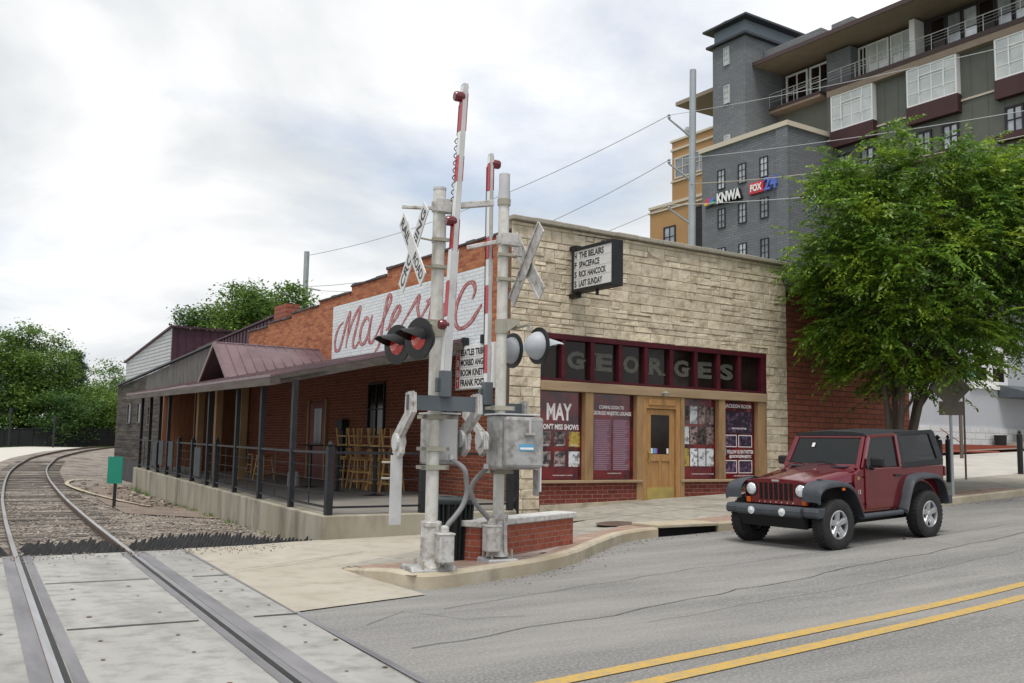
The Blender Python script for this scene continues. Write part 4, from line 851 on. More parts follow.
# ------------------------------------------------------------------ crossing signals
def Rz(a): return Matrix.Rotation(a, 4, 'Z')
def signal(label, base, s):
    """s = -1: faces left (first mast), s = +1: faces right (second mast).  local x = facing axis, y = along the track"""
    t = thing('crossing_signal', label, 'rail signal', base, R(25)); F = PW[t]; fr = lambda: MB(F)
    left = s < 0
    # foot
    mb = fr()
    if left: mb.prism([(-.17, -.1), (.32, -.1), (.30, .03), (.22, .08), (-.12, .08), (-.16, .03)], -.27, .27, 'x')
    else: mb.box(-.2, .2, -.2, .2, -.08, .03)
    mb.build('base_plate', M['galv' if not left else 'boxgrey'], t, bevel=.02)
    mb = fr()
    mb.lathe([(.155, .05), (.125, .12), (.115, .2), (.115, .50), (.125, .51), (.125, .56), (.085, .57)], 12)
    for k in range(4): a = k * math.pi / 2 + .4; mb.bar((.13 * math.cos(a), .13 * math.sin(a), .06), (.115 * math.cos(a), .115 * math.sin(a), .55), .03, .05)
    mb.build('foot_casting', M['castalu'], t, bevel=.006, smooth=True)
    for k in range(4): a = k * math.pi / 2 + .78; mb = fr(); mb.tube([(.19 * math.cos(a), .19 * math.sin(a), .03), (.19 * math.cos(a), .19 * math.sin(a), .14)], .018, 6); mb.build('anchor_bolt', M['khaki'], t)
    jx, jy = (.10, -.17) if left else (-.14, -.12)
    mb = fr(); mb.box(jx - .09, jx + .09, jy - .09, jy + .09, .12, .44); mb.box(jx - .10, jx + .10, jy - .1, jy + .1, .42, .45); mb.lathe([(.05, .44), (.05, .5), (.04, .53)], 10, Matrix.Translation((jx, jy, 0)))
    mb.build('junction_box', M['castalu'], t, bevel=.02)
    # mast
    top = 4.42 if left else 4.60
    mb = fr(); mb.tube([(0, 0, .3), (0, 0, top)], .073 if left else .07, 18); mb.build('mast', M['polepaint'], t, smooth=True)
    mb = fr()
    if left: mb.lathe([(.078, top - .02), (.078, top + .01), (.0, top + .03)], 14)
    else: mb.lathe([(.078, top - .0), (.078, top + .12), (.072, top + .12), (.072, top + .36), (.0, top + .38)], 14)
    mb.build('mast_cap', M['galv'], t, smooth=True)
    if not left: mb = fr(); mb.lathe([(.085, top - .06), (.088, top + .02), (.085, top + .03)], 14); mb.build('collar', M['khaki'], t)
    # crossbuck
    cb = thing_part = None
    zc = 3.68 if left else 3.76; X = -.30 if left else .28; y0 = .02 if left else -.12
    dirs = [(-.66, .75, .0), (.66, .75, .012)] if left else [(-.70, .71, 0), (.70, .71, .02)]
    for k, (dy, dz, off) in enumerate(dirs):
        d = Vector((0, dy, dz)).normalized(); q = Vector((0, d.z, -d.y)) if True else None; c = Vector((X - off * 1.2 * -s, y0, zc)); Lh = .56 if left else .60; Wh = .10
        Mc = (Matrix.Translation((X, y0, zc)) @ Rz(R(2)) @ Matrix.Translation((-X, -y0, -zc))) if left else I4
        mb = fr(); mb.m = Mc; P = []
        for sx in (-.006, .006):
            for (a, b) in ((-Lh, -Wh), (Lh, -Wh), (Lh, Wh), (-Lh, Wh)): P.append(c + Vector((sx, 0, 0)) + d * a + q * b)
        mb.add(P, [(0,1,2,3),(7,6,5,4),(0,4,5,1),(1,5,6,2),(2,6,7,3),(3,7,4,0)])
        if not left:
            for sgn in (-1, 1): mb.bar(c - d * Lh + q * Wh * sgn + Vector((-.012, 0, 0)), c + d * Lh + q * Wh * sgn + Vector((-.012, 0, 0)), .012, .03, q)
        bl = mb.build('crossbuck_blade', M['offwhite' if left else 'castalu'], t)
        if left:
            word = ('CROSSING', 'RAILROAD')[k]
            if word == 'RAILROAD':
                parts = [('RAIL', -.52, -.13), ('ROAD', .13, .52)]; d2 = -d; 
            else: parts = [('CROSSING', -.52, .52)]; d2 = d
            q2 = Vector((0, -d2.z, d2.y))                                   # text up, seen from -x
            q2 = Vector((0, d2.z, -d2.y)) if Vector((-1, 0, 0)).dot(d2.cross(q2)) < 0 else q2
            mb = fr(); mb.m = Mc
            for w_, a, b in parts: text_fit(mb, w_, lambda x, y: c + Vector((-.0085, 0, 0)) + d2 * x + q2 * y, a, b, -.062, .062, .02)
            mb.build('lettering', M['signink'], bl)
    for z in (zc - .2, zc + .12):
        mb = fr(); mb.lathe([(.082, z - .025), (.082, z + .025)], 14); mb.tube([(0, .05, z), (X, .02, z + .02)], .012, 6); mb.box(-.1, .1, -.1, -.06, z - .02, z + .02); mb.build('clamp', M['khaki'], t)
    # top bracket
    zt = (4.2 if left else 4.08)
    mb = fr(); mb.lathe([(.09, zt - .06), (.095, zt + .06)], 14); mb.box(-.06, .20, -.13, -.02, zt - .08, zt + .08)
    if left: mb.bar((.1, -.1, zt), (.62, -.16, zt + .09), .07, .07); mb.bar((-.05, 0, zt - .02), (-.42, .12, zt - .02), .045, .04)
    else: mb.bar((0, .05, zt), (-.42, .22, zt - .1), .05, .05)
    mb.build('top_bracket', M['castalu'], t, bevel=.006)
    # lights
    zl = 2.76 if left else 2.95; xl = .34 * s
    mb = fr(); mb.tube([(xl * .55, -.42, zl), (xl * .55, .42, zl)], .026, 8); mb.lathe([(.088, zl - .09), (.088, zl + .09)], 14); mb.add([(0, -.07, zl - .1), (0, .07, zl - .1), (xl * .6, .12, zl + .05), (xl * .6, -.12, zl + .05), (0, -.07, zl + .1), (0, .07, zl + .1), (xl * .6, .12, zl + .09), (xl * .6, -.12, zl + .09)], [(0,3,2,1),(4,5,6,7),(0,1,5,4),(1,2,6,5),(2,3,7,6),(3,0,4,7)])
    mb.build('light_crossarm', M['khaki'], t)
    for yy in (-.38, .38):
        zq = zl - .17 if left else zl - .26
        rot = Rz(R(20 if left else 8)); Mx = Matrix.Translation((xl, yy, zq)) @ rot @ Matrix.Rotation(math.pi / 2 * s, 4, 'Y')       # local z -> +x*s
        mb = fr(); mb.lathe([(.235, -.01), (.235, .012)], 32, Mx); bd = mb.build('backboard', M['black'], t)
        mb = fr(); mb.lathe([(.04, -.17), (.10, -.15), (.15, -.10), (.175, -.04), (.18, -.01)], 24, Mx); mb.build('lamp_housing', M['lightback' if not left else 'black'], bd, smooth=True)
        mb = fr(); mb.lathe([(.124, .012), (.11, .03), (.06, .05), (.0, .055)], 24, Mx); mb.build('lens', M['redlens'], bd, smooth=True)
        mb = fr(); vs = []; fs = []; nh = 18
        for i in range(nh + 1):
            a = math.pi * (-.02 + 1.04 * i / nh); r0 = .13; ln = (.28 if left else .34) if 4 < i < nh - 4 else .30 * (.2 + .15 * min(i, nh - i))
            for (hh, rr) in ((.012, r0), (ln, r0 * .92)):
                for dr in (0, .006): vs.append(Matrix.Translation((xl, yy, zq)) @ rot @ Vector((s * hh, (rr + dr) * math.cos(a), (rr + dr) * math.sin(a) - .06 * hh / .36)))
        for i in range(nh):
            for (a, b) in ((0, 2), (2, 3), (3, 1), (1, 0)): fs.append((i*4+a, i*4+b, i*4+4+b, i*4+4+a))
        mb.add(vs, fs); mb.build('hood', M['lightback' if not left else 'black'], bd, smooth=True)
        mb = fr(); mb.tube([(xl * .55, yy, zl), (xl * .6, yy, zq + .18)], .024, 8); mb.build('light_bracket', M['castalu'], bd)
    # mechanism
    if left: bx = (.0, .36, .12, .46, 1.20, 1.78)
    else: bx = (-.24, .28, -.52, -.10, 1.14, 1.80)
    mb = fr(); mb.box(*bx)
    cx_ = (bx[0] + bx[1]) / 2
    if not left: mb.box(-.20, .32, -.62, -.52, 1.16, 1.78)
    mc = mb.build('gate_mechanism', M['boxgrey'], t, bevel=.04 if not left else .025)
    mb = fr(); mb.box(bx[0] - .02, bx[1] + .02, bx[2] - .02, bx[3] + .02, bx[5], bx[5] + .02); mb.build('lid', M['galv'], mc, bevel=.006)
    if not left:
        mb = fr(); mb.box(.10, .13, -.645, -.62, 1.58, 1.74); mb.box(.05, .18, -.655, -.62, 1.56, 1.59); mb.build('latch', M['castalu'], mc)
        mb = fr(); mb.box(-.02, .18, -.626, -.621, 1.37, 1.45); d_ = mb.build('label_plate', M['decal'], mc); mb = fr(); mb.box(-.01, .17, -.629, -.6265, 1.385, 1.41); mb.build('label_strip', M['white'], d_)
    else:
        mb = fr(); mb.box(.02, .34, .105, .12, 1.25, 1.72); mb.build('cover_panel', M['galv'], mc, bevel=.006)
    for z in (1.74, 1.38, 1.17) if left else (1.1, 1.9):
        mb = fr(); mb.lathe([(.085, z - .03), (.085, z + .03)], 14); mb.box(-.16, .16, -.10, -.07, z - .025, z + .025); mb.box(-.16, -.12, -.1, .12, z - .02, z + .02); mb.box(.12, .16, -.1, .12, z - .02, z + .02); mb.build('mechanism_clamp', M['khaki'], t)
    # cross bar and side castings
    yb = -.25 if left else .2; zb = 1.89
    mb = fr(); mb.box(-.42 if left else -.34, .42 if left else .40, yb - .02, yb + .02, zb - .085, zb + .085); mb.box(-.42 if left else -.34, .42 if left else .40, yb - .02, yb + .05, zb + .075, zb + .085); mb.build('cross_bar', M['bluegrey'], t, bevel=.004)
    def casting(x, piv, top, w=.06):
        (py, pz), (ty, tz) = piv, top; poly = [(ty - .10, tz + .1), (ty + .10, tz + .1), (ty + .12, tz - .12), (py + .15, pz + .08), (py + .14, pz - .12), (py, pz - .2), (py - .13, pz - .12), (py - .1, pz + .06), (ty - .12, tz - .12)]
        mb = fr(); mb.prism(poly, x - w / 2, x + w / 2, 'x')
        for e in range(len(poly)): a, b = poly[e], poly[(e + 1) % len(poly)]; mb.bar((x, *a), (x, *b), .028, .012, (1, 0, 0))
        c_ = mb.build('side_casting', M['castalu'], t); mb = fr(); mb.lathe([(.10, -.06), (.10, .05), (.05, .07)], 16, Matrix.Translation((x, py, pz)) @ Matrix.Rotation(math.pi / 2, 4, 'Y'))
        for k in range(6): a = k * 1.047; mb.lathe([(.009, -.062), (.009, .062)], 6, Matrix.Translation((x, py + .07 * math.cos(a), pz + .07 * math.sin(a))) @ Matrix.Rotation(math.pi / 2, 4, 'Y'))
        mb.build('pivot_hub', M['galv'], c_)
    if left:
        casting(-.37, (.12, 1.45), (-.25, 1.9)); casting(.43, (.12, 1.5), (-.22, 1.9))
        mb = fr(); mb.box(-.47, -.33, .09, .105, .52, 1.30); pl = mb.build('counterweight_plate', M['galv'], t, bevel=.004)
        for z in (1.22, 1.04): mb = fr(); mb.tube([(-.36, .1, z), (-.56, .14, z)], .012, 6); mb.lathe([(.022, -.44), (.022, -.42)], 6, Matrix.Translation((0, .12, z)) @ Matrix.Rotation(math.pi / 2, 4, 'Y')); mb.build('bolt', M['khaki'], pl)
    else:
        casting(-.36, (-.28, 1.5), (.2, 1.9)); casting(.42, (-.2, 1.5), (.2, 1.9))
        mb = fr(); mb.box(.30, .32, -.5, -.36, .82, 1.14); mb.build('counterweight_plate', M['boxgrey'], t, bevel=.004)
        mb = fr(); mb.box(.41, .43, -.34, -.30, .86, 1.3); mb.build('side_strap', M['white'], t)
    # conduit
    if left: P = [(.22, -.02, 1.26), (.32, -.16, 1.16), (.36, -.15, 1.0), (.37, -.14, .88), (.32, -.14, .74), (.22, -.16, .62), (.14, -.17, .54), (.1, -.17, .46)]
    else: P = [(-.26, -.2, 1.14), (-.34, -.14, 1.05), (-.40, -.10, .95), (-.41, -.08, .84), (-.34, -.08, .70), (-.23, -.10, .58), (-.16, -.11, .5), (-.14, -.12, .46)]
    mb = fr(); mb.tube(smooth_path(P, 5), .03, 10); mb.build('conduit', M['conduit'], t, smooth='full')
    mb = fr(); mb.tube([Vector(P[0]) + Vector((0, 0, .06)), P[0]], .04, 8); mb.build('conduit_fitting', M['galv'], t)
    # raised arm
    if left: a0 = Vector((.02, -.27, 2.12)); a1 = Vector((.165, -.30, 5.62)); reds = [(5.05, 5.50, 0), (4.45, 4.75, 0), (3.66, 4.0, 0), (2.88, 3.28, 0)]; lamps = (5.46, 3.98, 2.78)
    else: a0 = Vector((-.10, .20, 2.1)); a1 = Vector((-.115, .20, 5.27)); reds = [(4.77, 5.13, 0), (3.86, 4.14, 0), (3.14, 3.5, 0), (2.36, 2.72, 0)]; lamps = (5.14,)
    arm = fr(); mb = arm
    def at(z): f = (z - a0.z) / (a1.z - a0.z); return a0.lerp(a1, f)
    segs = [(a0.z, a0.z + 1.5, .085, .11), (a0.z + 1.5, a1.z, .06, .09)] if left else [(a0.z, a0.z + 1.5, .05, .11), (a0.z + 1.5, a1.z, .042, .09)]
    for (z0, z1, tx, ty) in segs:
        p, q = at(z0), at(z1); mb.add([(c.x + sx * tx, c.y + sy * ty / 2, c.z) for c in (p, q) for sx, sy in ((-.5, -1), (.5, -1), (.5, 1), (-.5, 1))], [(0,3,2,1),(4,5,6,7),(0,1,5,4),(1,2,6,5),(2,3,7,6),(3,0,4,7)])
    ga = arm.build('gate_arm', M['galv'], t, bevel=.003)
    for i, (z0, z1, _) in enumerate(reds):
        for sx in (-1, 1):
            tx = .046 if z0 < a0.z + 1.5 and z1 < a0.z + 1.5 else .046
            mb = fr(); p, q = at(z0), at(z1); x = sx * ((.0425 if z0 < a0.z + 1.2 else .030) + .004) if left else sx * (.025 + .004); mb.add([(c.x + x + dx, c.y + sy * .05, c.z) for c in (p, q) for dx, sy in ((-.002, -1), (.002, -1), (.002, 1), (-.002, 1))], [(0,3,2,1),(4,5,6,7),(0,1,5,4),(1,2,6,5),(2,3,7,6),(3,0,4,7)]); mb.build('red_stripe', M['red'], ga)
    edges = sorted([z for r_ in reds for z in r_[:2]] + [a0.z + .02, a1.z - .02])
    for z0, z1 in zip(edges[::2], edges[1::2]):
        if z1 - z0 < .05: continue
        for sx in (-1, 1):
            mb = fr(); p, q = at(z0 + .01), at(z1 - .01); x = sx * ((.0425 if z0 < a0.z + 1.2 else .030) + .003) if left else sx * .028; mb.add([(c.x + x + dx, c.y + sy * .045, c.z) for c in (p, q) for dx, sy in ((-.002, -1), (.002, -1), (.002, 1), (-.002, 1))], [(0,3,2,1),(4,5,6,7),(0,1,5,4),(1,2,6,5),(2,3,7,6),(3,0,4,7)]); mb.build('white_stripe', M['white'], ga)
    for z in lamps:
        c = at(z); mb = fr(); mb.lathe([(.05, -.06), (.06, -.04), (.06, .04), (.05, .06)], 14, Matrix.Translation((c.x + (-.06 if left else .07), c.y, c.z)) @ Matrix.Rotation(math.pi / 2, 4, 'Y')); mb.build('arm_lamp', M['darkred'], ga, smooth=True)
        mb = fr(); mb.box(c.x - .03, c.x + .03, c.y - .02, c.y + .03, c.z - .06, c.z + .06); mb.build('lamp_mount', M['black'], ga)
    P = []
    z = a0.z + .3; k = 0
    while z < (5.45 if left else 5.1):
        c = at(z); coil = left and 4.15 < z < 5.0; P.append((c.x - .035 + (.022 * math.cos(k * 1.3) if coil else 0), c.y + .05 + (.03 * math.sin(k * 1.3) if coil else 0), z)); z += .018 if coil else .09; k += 1
    mb = fr(); mb.tube(P, .006, 5); mb.build('arm_cable', M['black'], ga)
    mb = fr(); c = at(a0.z + .05); mb.box(c.x - .06, c.x + .06, c.y - .06, c.y + .06, a0.z - .16, a0.z + .14); mb.box(c.x - .09, c.x + .03, c.y + .02, c.y + .09, a0.z - .1, a0.z + .06); mb.build('arm_socket', M['bluegrey'], t, bevel=.01)
    return t
signal('left crossing signal, with red lenses and a lettered RAILROAD CROSSING crossbuck', (-.88, 11.04, .15), -1)
signal('right of the two crossing signals, seen from behind, grey lamp housings and big gate box', (-.135, 12.27, .15), 1)

# ------------------------------------------------------------------ small things on the pavement
t = thing('planter_wall', 'low red brick planter wall with a white stone cap beside the crossing signals', 'low wall', W(-3.4, -5.7, .0))
mb = MB(); mb.m = Matrix.Translation((-4.46, -6.10, 0)) @ Matrix.Rotation(math.atan2(1.08, 2.48), 4, 'Z'); mb.box(0, 2.42, 0, .30, -.05, .53); mb.build('brick_wall', M['planterbrick'], t)
for k in range(3): mb = MB(); mb.m = Matrix.Translation((-4.46, -6.10, 0)) @ Matrix.Rotation(math.atan2(1.08, 2.48), 4, 'Z'); mb.box(-.04 + k * .835, -.045 + (k + 1) * .835, -.04, .34, .53, .61); mb.build('cap_stone', M['cap'], t, bevel=.012)
t = thing('trash_can', 'dark green slatted litter bin behind the left crossing signal', 'litter bin', (-.73, 12.75, .06), 0); F = PW[t]
mb = MB(F); mb.lathe([(.20, .03), (.225, .74)], 20); mb.build('liner', M['black'], t)
for k in range(22): a = k * 2 * math.pi / 22; mb = MB(F); mb.bar((.215 * math.cos(a), .215 * math.sin(a), .02), (.25 * math.cos(a), .25 * math.sin(a), .76), .012, .045, (math.cos(a), math.sin(a), 0)); mb.build('slat', M['can'], t)
mb = MB(F); mb.lathe([(.27, .75), (.28, .78), (.27, .81), (.19, .84), (.17, .80)], 22); mb.build('rim', M['can'], t, smooth=True)
mb = MB(F); mb.lathe([(.225, 0), (.225, .05)], 20); mb.build('base', M['can'], t)
t = thing('marker_post', 'small blank teal sign on a black post in the gravel beside the patio wall', 'sign', (-9.75, 24.0, -.1), 0); F = PW[t]
mb = MB(F); mb.box(-.03, .03, -.03, .03, -.25, .8); mb.build('post', M['blackmetal'], t)
mb = MB(F); mb.m = Rz(R(-14)); mb.box(-.21, .21, -.045, -.033, .56, 1.22); mb.build('sign_plate', M['green'], t)

# ------------------------------------------------------------------ car
AZJ = R(54.6); jp = thing('parked_car', 'maroon two-door off-road car with a black hardtop parked at the kerb, facing left', 'car', (5.58, 16.33, .128), math.pi / 2 - AZJ)
PW[jp] = PW[jp] @ Matrix.Rotation(-math.atan(.04), 4, 'Y'); jp.matrix_world = PW[jp]; F = PW[jp]
B = lambda: MB(F)
def quadmesh(mb, rows):            # rows of equal length -> grid
    n = len(rows[0]); vs = [p for r_ in rows for p in r_]; mb.add(vs, [(i*n+j, i*n+j+1, (i+1)*n+j+1, (i+1)*n+j) for i in range(len(rows)-1) for j in range(n-1)])
XF, XR = -1.30, 1.17
# lower body (tub) with rear wheel arches
arch = [(XR + .50 * math.cos(a), .42 + .50 * math.sin(a)) for a in [math.pi * (1 - i / 14) for i in range(15)]]
side_p = [(-.66, .50), (.40, .50)] + [(x, z) for x, z in arch if z > .5] + [(1.86, .62), (1.88, 1.18), (-.50, 1.20), (-.62, 1.14), (-.66, .8)]
mb = B(); mb.prism(side_p, -.765, -.70); mb.prism(side_p, .70, .765); mb.box(-.62, 1.86, -.70, .70, .50, .62); mb.box(1.80, 1.88, -.70, .70, .5, 1.18); mb.box(-.66, -.5, -.70, .70, .5, 1.18); mb.build('body', M['carpaint'], jp, bevel=.018)
mb = B(); mb.box(-.5, 1.8, -.70, .70, .62, .95); mb.box(-1.56, -.66, -.52, .52, .42, .98); mb.box(.62, 1.74, -.755, -.60, .55, .97); mb.box(.62, 1.74, .60, .755, .55, .97); mb.box(-1.5, 1.75, -.45, .45, .30, .55); mb.tube([(XF, -.7, .385), (XF, .7, .385)], .06); mb.tube([(XR, -.7, .385), (XR, .7, .385)], .06); mb.build('chassis', M['under'], jp)
# hood
rows = []
for i in range(9):
    f = i / 8; x = -1.58 + 1.11 * f; hw = .60 + .13 * f; zt_ = 1.035 + .165 * f - (.035 * (1 - f) ** 6); row = []
    for j in range(13):
        g = -1 + j / 6; cr = .045 * (1 - g * g) + (.02 if abs(g) < .5 else 0) * min(1, 4 * f) - .05 * max(0, abs(g) - .85) / .15
        row.append((x, hw * g, zt_ + cr))
    row = [(x, -hw - .005, zt_ - .18)] + row + [(x, hw + .005, zt_ - .18)]; rows.append(row)
mb = B(); quadmesh(mb, rows); hood = mb.build('hood', M['carpaint'], jp, smooth='full')
mb = B(); mb.box(-1.56, -.6, -.66, -.585, .62, 1.0); mb.box(-1.56, -.6, .585, .66, .62, 1.0); mb.build('inner_wing', M['under'], jp, bevel=.01)
for y in (-.64, .64): mb = B(); mb.box(-1.42, -1.34, y - .03, y + .03, 1.0, 1.07); mb.build('hood_latch', M['black'], hood, bevel=.008)
# grille
gp = [(-.60, .66), (.60, .66), (.63, .80), (.63, .96), (.58, 1.03), (.4, 1.055), (0, 1.075), (-.4, 1.055), (-.58, 1.03), (-.63, .96), (-.63, .80)]
mb = B(); mb.prism([(y, z) for y, z in gp], -1.635, -1.57, 'x'); gr = mb.build('grille', M['carpaint'], jp, bevel=.012)
for k in range(7): y = (k - 3) * .098; mb = B(); mb.box(-1.642, -1.633, y - .031, y + .031, .735, 1.0); mb.build('grille_slot', M['void'], gr, bevel=.01)
for k in range(7): y = (k - 3) * .11; mb = B(); mb.lathe([(.011, 0), (.011, .008)], 8, Matrix.Translation((-1.635, y, .695)) @ Matrix.Rotation(-math.pi / 2, 4, 'Y')); mb.build('grille_bolt', M['chrome'], gr)
mb = B(); mb.box(-1.642, -1.635, -.07, .07, 1.02, 1.052); bd = mb.build('badge', M['chrome'], gr)
for y in (-.485, .485):
    Mx = Matrix.Translation((-1.632, y, .89)) @ Matrix.Rotation(-math.pi / 2, 4, 'Y')
    mb = B(); mb.lathe([(.118, 0), (.118, .014), (.098, .014)], 24, Mx); hl = mb.build('headlight', M['black'], gr, smooth=True)
    mb = B(); mb.lathe([(.098, .010), (.085, .03), (.05, .042), (0, .046)], 24, Mx); mb.build('lens', M['headglass'], hl, smooth=True)
    mb = B(); mb.box(-1.66, -1.61, y * 1.13 - .04, y * 1.13 + .04, .67, .76); mb.build('indicator', M['amber'], gr, bevel=.012)
# bumper
mb = B(); pr_ = [(-1.85, .50), (-1.88, .54), (-1.88, .60), (-1.85, .655), (-1.66, .655), (-1.66, .50)]; mb.prism(pr_, -.62, .62); mb.prism([(x + .07, z) for x, z in pr_], -.90, -.62); mb.prism([(x + .07, z) for x, z in pr_], .62, .90); bm_ = mb.build('front_bumper', M['carplastic'], jp, bevel=.02)
mb = B(); mb.prism([(-1.82, .50), (-1.72, .32), (-1.66, .32), (-1.68, .50)], -.62, .62); mb.build('air_dam', M['under'], bm_)
for y in (-.30, .30): mb = B(); mb.lathe([(.062, 0), (.062, .012), (.045, .012), (.03, .02), (0, .024)], 16, Matrix.Translation((-1.88, y, .575)) @ Matrix.Rotation(-math.pi / 2, 4, 'Y')); mb.build('fog_lamp', M['headglass'], bm_, smooth=True)
mb = B(); mb.prism([(1.88, .50), (2.06, .50), (2.06, .66), (1.88, .66)], -.80, .80); mb.build('rear_bumper', M['carplastic'], jp, bevel=.02)
# wheel flares
def flare(path, ys, name):
    for sg_ in (-1, 1):
        mb = B(); rows = []
        P = smooth_path([(a, 0, b) for a, b in path], 4)
        for p in P:
            rows.append([(p.x, sg_ * y, p.z + dz) for y, dz in ((.60 if ys else .74, .01), (.84, .0), (.915, -.015), (.935, -.05), (.93, -.085), (.905, -.085), (.86, -.06), (.60 if ys else .74, -.05))])
        quadmesh(mb, rows); mb.add([q for q in rows[0]], [tuple(range(8))]); mb.add([q for q in rows[-1]], [tuple(range(8))]); mb.build(name, M['carplastic'], jp, smooth=True)
flare([(-1.76, .80), (-1.74, .93), (-1.60, 1.02), (-1.35, 1.045), (-1.10, 1.03), (-.92, .95), (-.80, .78), (-.68, .52)], True, 'front_fender')
flare([(.50, .52), (.62, .80), (.74, .99), (.90, 1.05), (1.20, 1.06), (1.46, 1.04), (1.62, .93), (1.70, .72), (1.72, .62)], False, 'rear_fender')
for sg_ in (-1, 1):
    mb = B(); mb.box(-1.22, -1.16, sg_ * .925, sg_ * .94, .90, .94); mb.build('side_marker', M['amber'], jp)
    mb = B(); mb.tube([(-.66, sg_ * .84, .46), (.46, sg_ * .84, .46)], .042, 10); mb.box(-.4, -.36, sg_ * .7, sg_ * .84, .44, .47); mb.box(.2, .24, sg_ * .7, sg_ * .84, .44, .47); mb.build('side_step', M['carplastic'], jp, smooth=True)
# windscreen frame
def slab(mb, a, b, c, d, th):      # quad with thickness along its normal
    a, b, c, d = map(Vector, (a, b, c, d)); n = (b - a).cross(d - a).normalized() * th
    mb.add([a, b, c, d, a + n, b + n, c + n, d + n], [(0,3,2,1),(4,5,6,7),(0,1,5,4),(1,2,6,5),(2,3,7,6),(3,0,4,7)])
wb, wt = (-.50, 1.20), (-.20, 1.735)
mb = B()
def wp(y, f, off=0): return (wb[0] + (wt[0]-wb[0]) * f + off, y * (.735 - .065 * f), wb[1] + (wt[1]-wb[1]) * f)
slab(mb, wp(-1, 0), wp(-.90, 0), wp(-.90, 1), wp(-1, 1), .05); slab(mb, wp(.90, 0), wp(1, 0), wp(1, 1), wp(.90, 1), .05); slab(mb, wp(-.90, 0), wp(.90, 0), wp(.90, .12), wp(-.90, .12), .05); slab(mb, wp(-.90, .90), wp(.90, .90), wp(.90, 1), wp(-.90, 1), .05)
wf = mb.build('windscreen_frame', M['carpaint'], jp, bevel=.01)
mb = B(); slab(mb, wp(-.90, .12, .02), wp(.90, .12, .02), wp(.90, .90, .02), wp(-.90, .90, .02), .008); mb.build('windscreen', M['carglass'], wf)
mb = B(); slab(mb, wp(.34, .62, -.0), wp(.42, .62, -.0), wp(.42, .74, -.0), wp(.34, .74, -.0), .003); mb.build('sticker', M['posttext'], wf)
for y in (-.35, .25): mb = B(); mb.bar((-.53, y, 1.24), (-.485, y + .42, 1.30), .012, .015); mb.build('wiper', M['black'], wf)
mb = B(); mb.box(-.62, -.48, -.55, .55, 1.215, 1.235); mb.build('cowl_grille', M['carplastic'], jp)
# doors
for sg_ in (-1, 1):
    mb = B(); y0, y1 = sg_ * .765, sg_ * .785
    dp_ = [(-.42, .55), (.40, .55), (.58, .72), (.60, 1.19), (-.40, 1.19)]
    mb.prism(dp_, min(y0, y1), max(y0, y1)); do = mb.build('door', M['carpaint'], jp, bevel=.02)
    mb = B(); yi, yo = sg_ * .765, sg_ * .70
    def dw(x, z, o=0): f = (z - 1.19) / .53; return (x, sg_ * (.765 - .07 * f + o), z)
    for (p, q, w) in (((-.43, 1.20), (-.155, 1.70), .075), ((-.155, 1.70), (.58, 1.715), .05), ((.58, 1.72), (.585, 1.19), .07)): mb.bar(dw(*p), dw(*q), .03, w, (1, 0, .4) if w == .05 and p[1] > 1.5 else (0, 0, 1)) if False else mb.bar(dw(*p), dw(*q), w, .035, (0, 1, 0))
    mb.build('window_frame', M['carpaint'], do, bevel=.006)
    mb = B(); slab(mb, dw(-.36, 1.20, -.01), dw(.56, 1.20, -.01), dw(.56, 1.70, -.01), dw(-.13, 1.70, -.01), .006 * sg_); mb.build('window', M['carglass'], do)
    mb = B(); mb.box(.38, .54, sg_ * .785, sg_ * .815, 1.04, 1.075); mb.lathe([(.03, .785), (.03, .80)], 10, Matrix.Rotation(-sg_ * math.pi / 2, 4, 'X') @ Matrix.Translation((.56, 0 , 0)) @ Matrix.Translation((0, -sg_ * -1.06 if False else 0, 0))); mb.build('door_handle', M['black'], do, bevel=.006)
    mb = B(); mb.box(-.30, -.21, sg_ * .80, sg_ * 1.03, 1.22, 1.37); mb.box(-.30, -.24, sg_ * .77, sg_ * .86, 1.17, 1.25); mi = mb.build('mirror', M['black'], do, bevel=.03)
    for hz in (1.05, .62): mb = B(); mb.box(-.42, -.30, sg_ * .785, sg_ * .80, hz, hz + .03); mb.build('hinge', M['carpaint'], do)
mb = B(); text_fit(mb, 'X', lambda a, b: (a, -.769, b), -.60, -.555, .80, .87, .03); mb.box(-.545, -.52, -.772, -.767, .80, .87); mb.build('side_badge', M['chrome'], jp)
mb = B(); mb.lathe([(.03, 0), (.03, .004)], 14, Matrix.Translation((-.56, -.765, 1.05)) @ Matrix.Rotation(math.pi / 2, 4, 'X')); mb.build('wing_badge', M['brass'], jp)
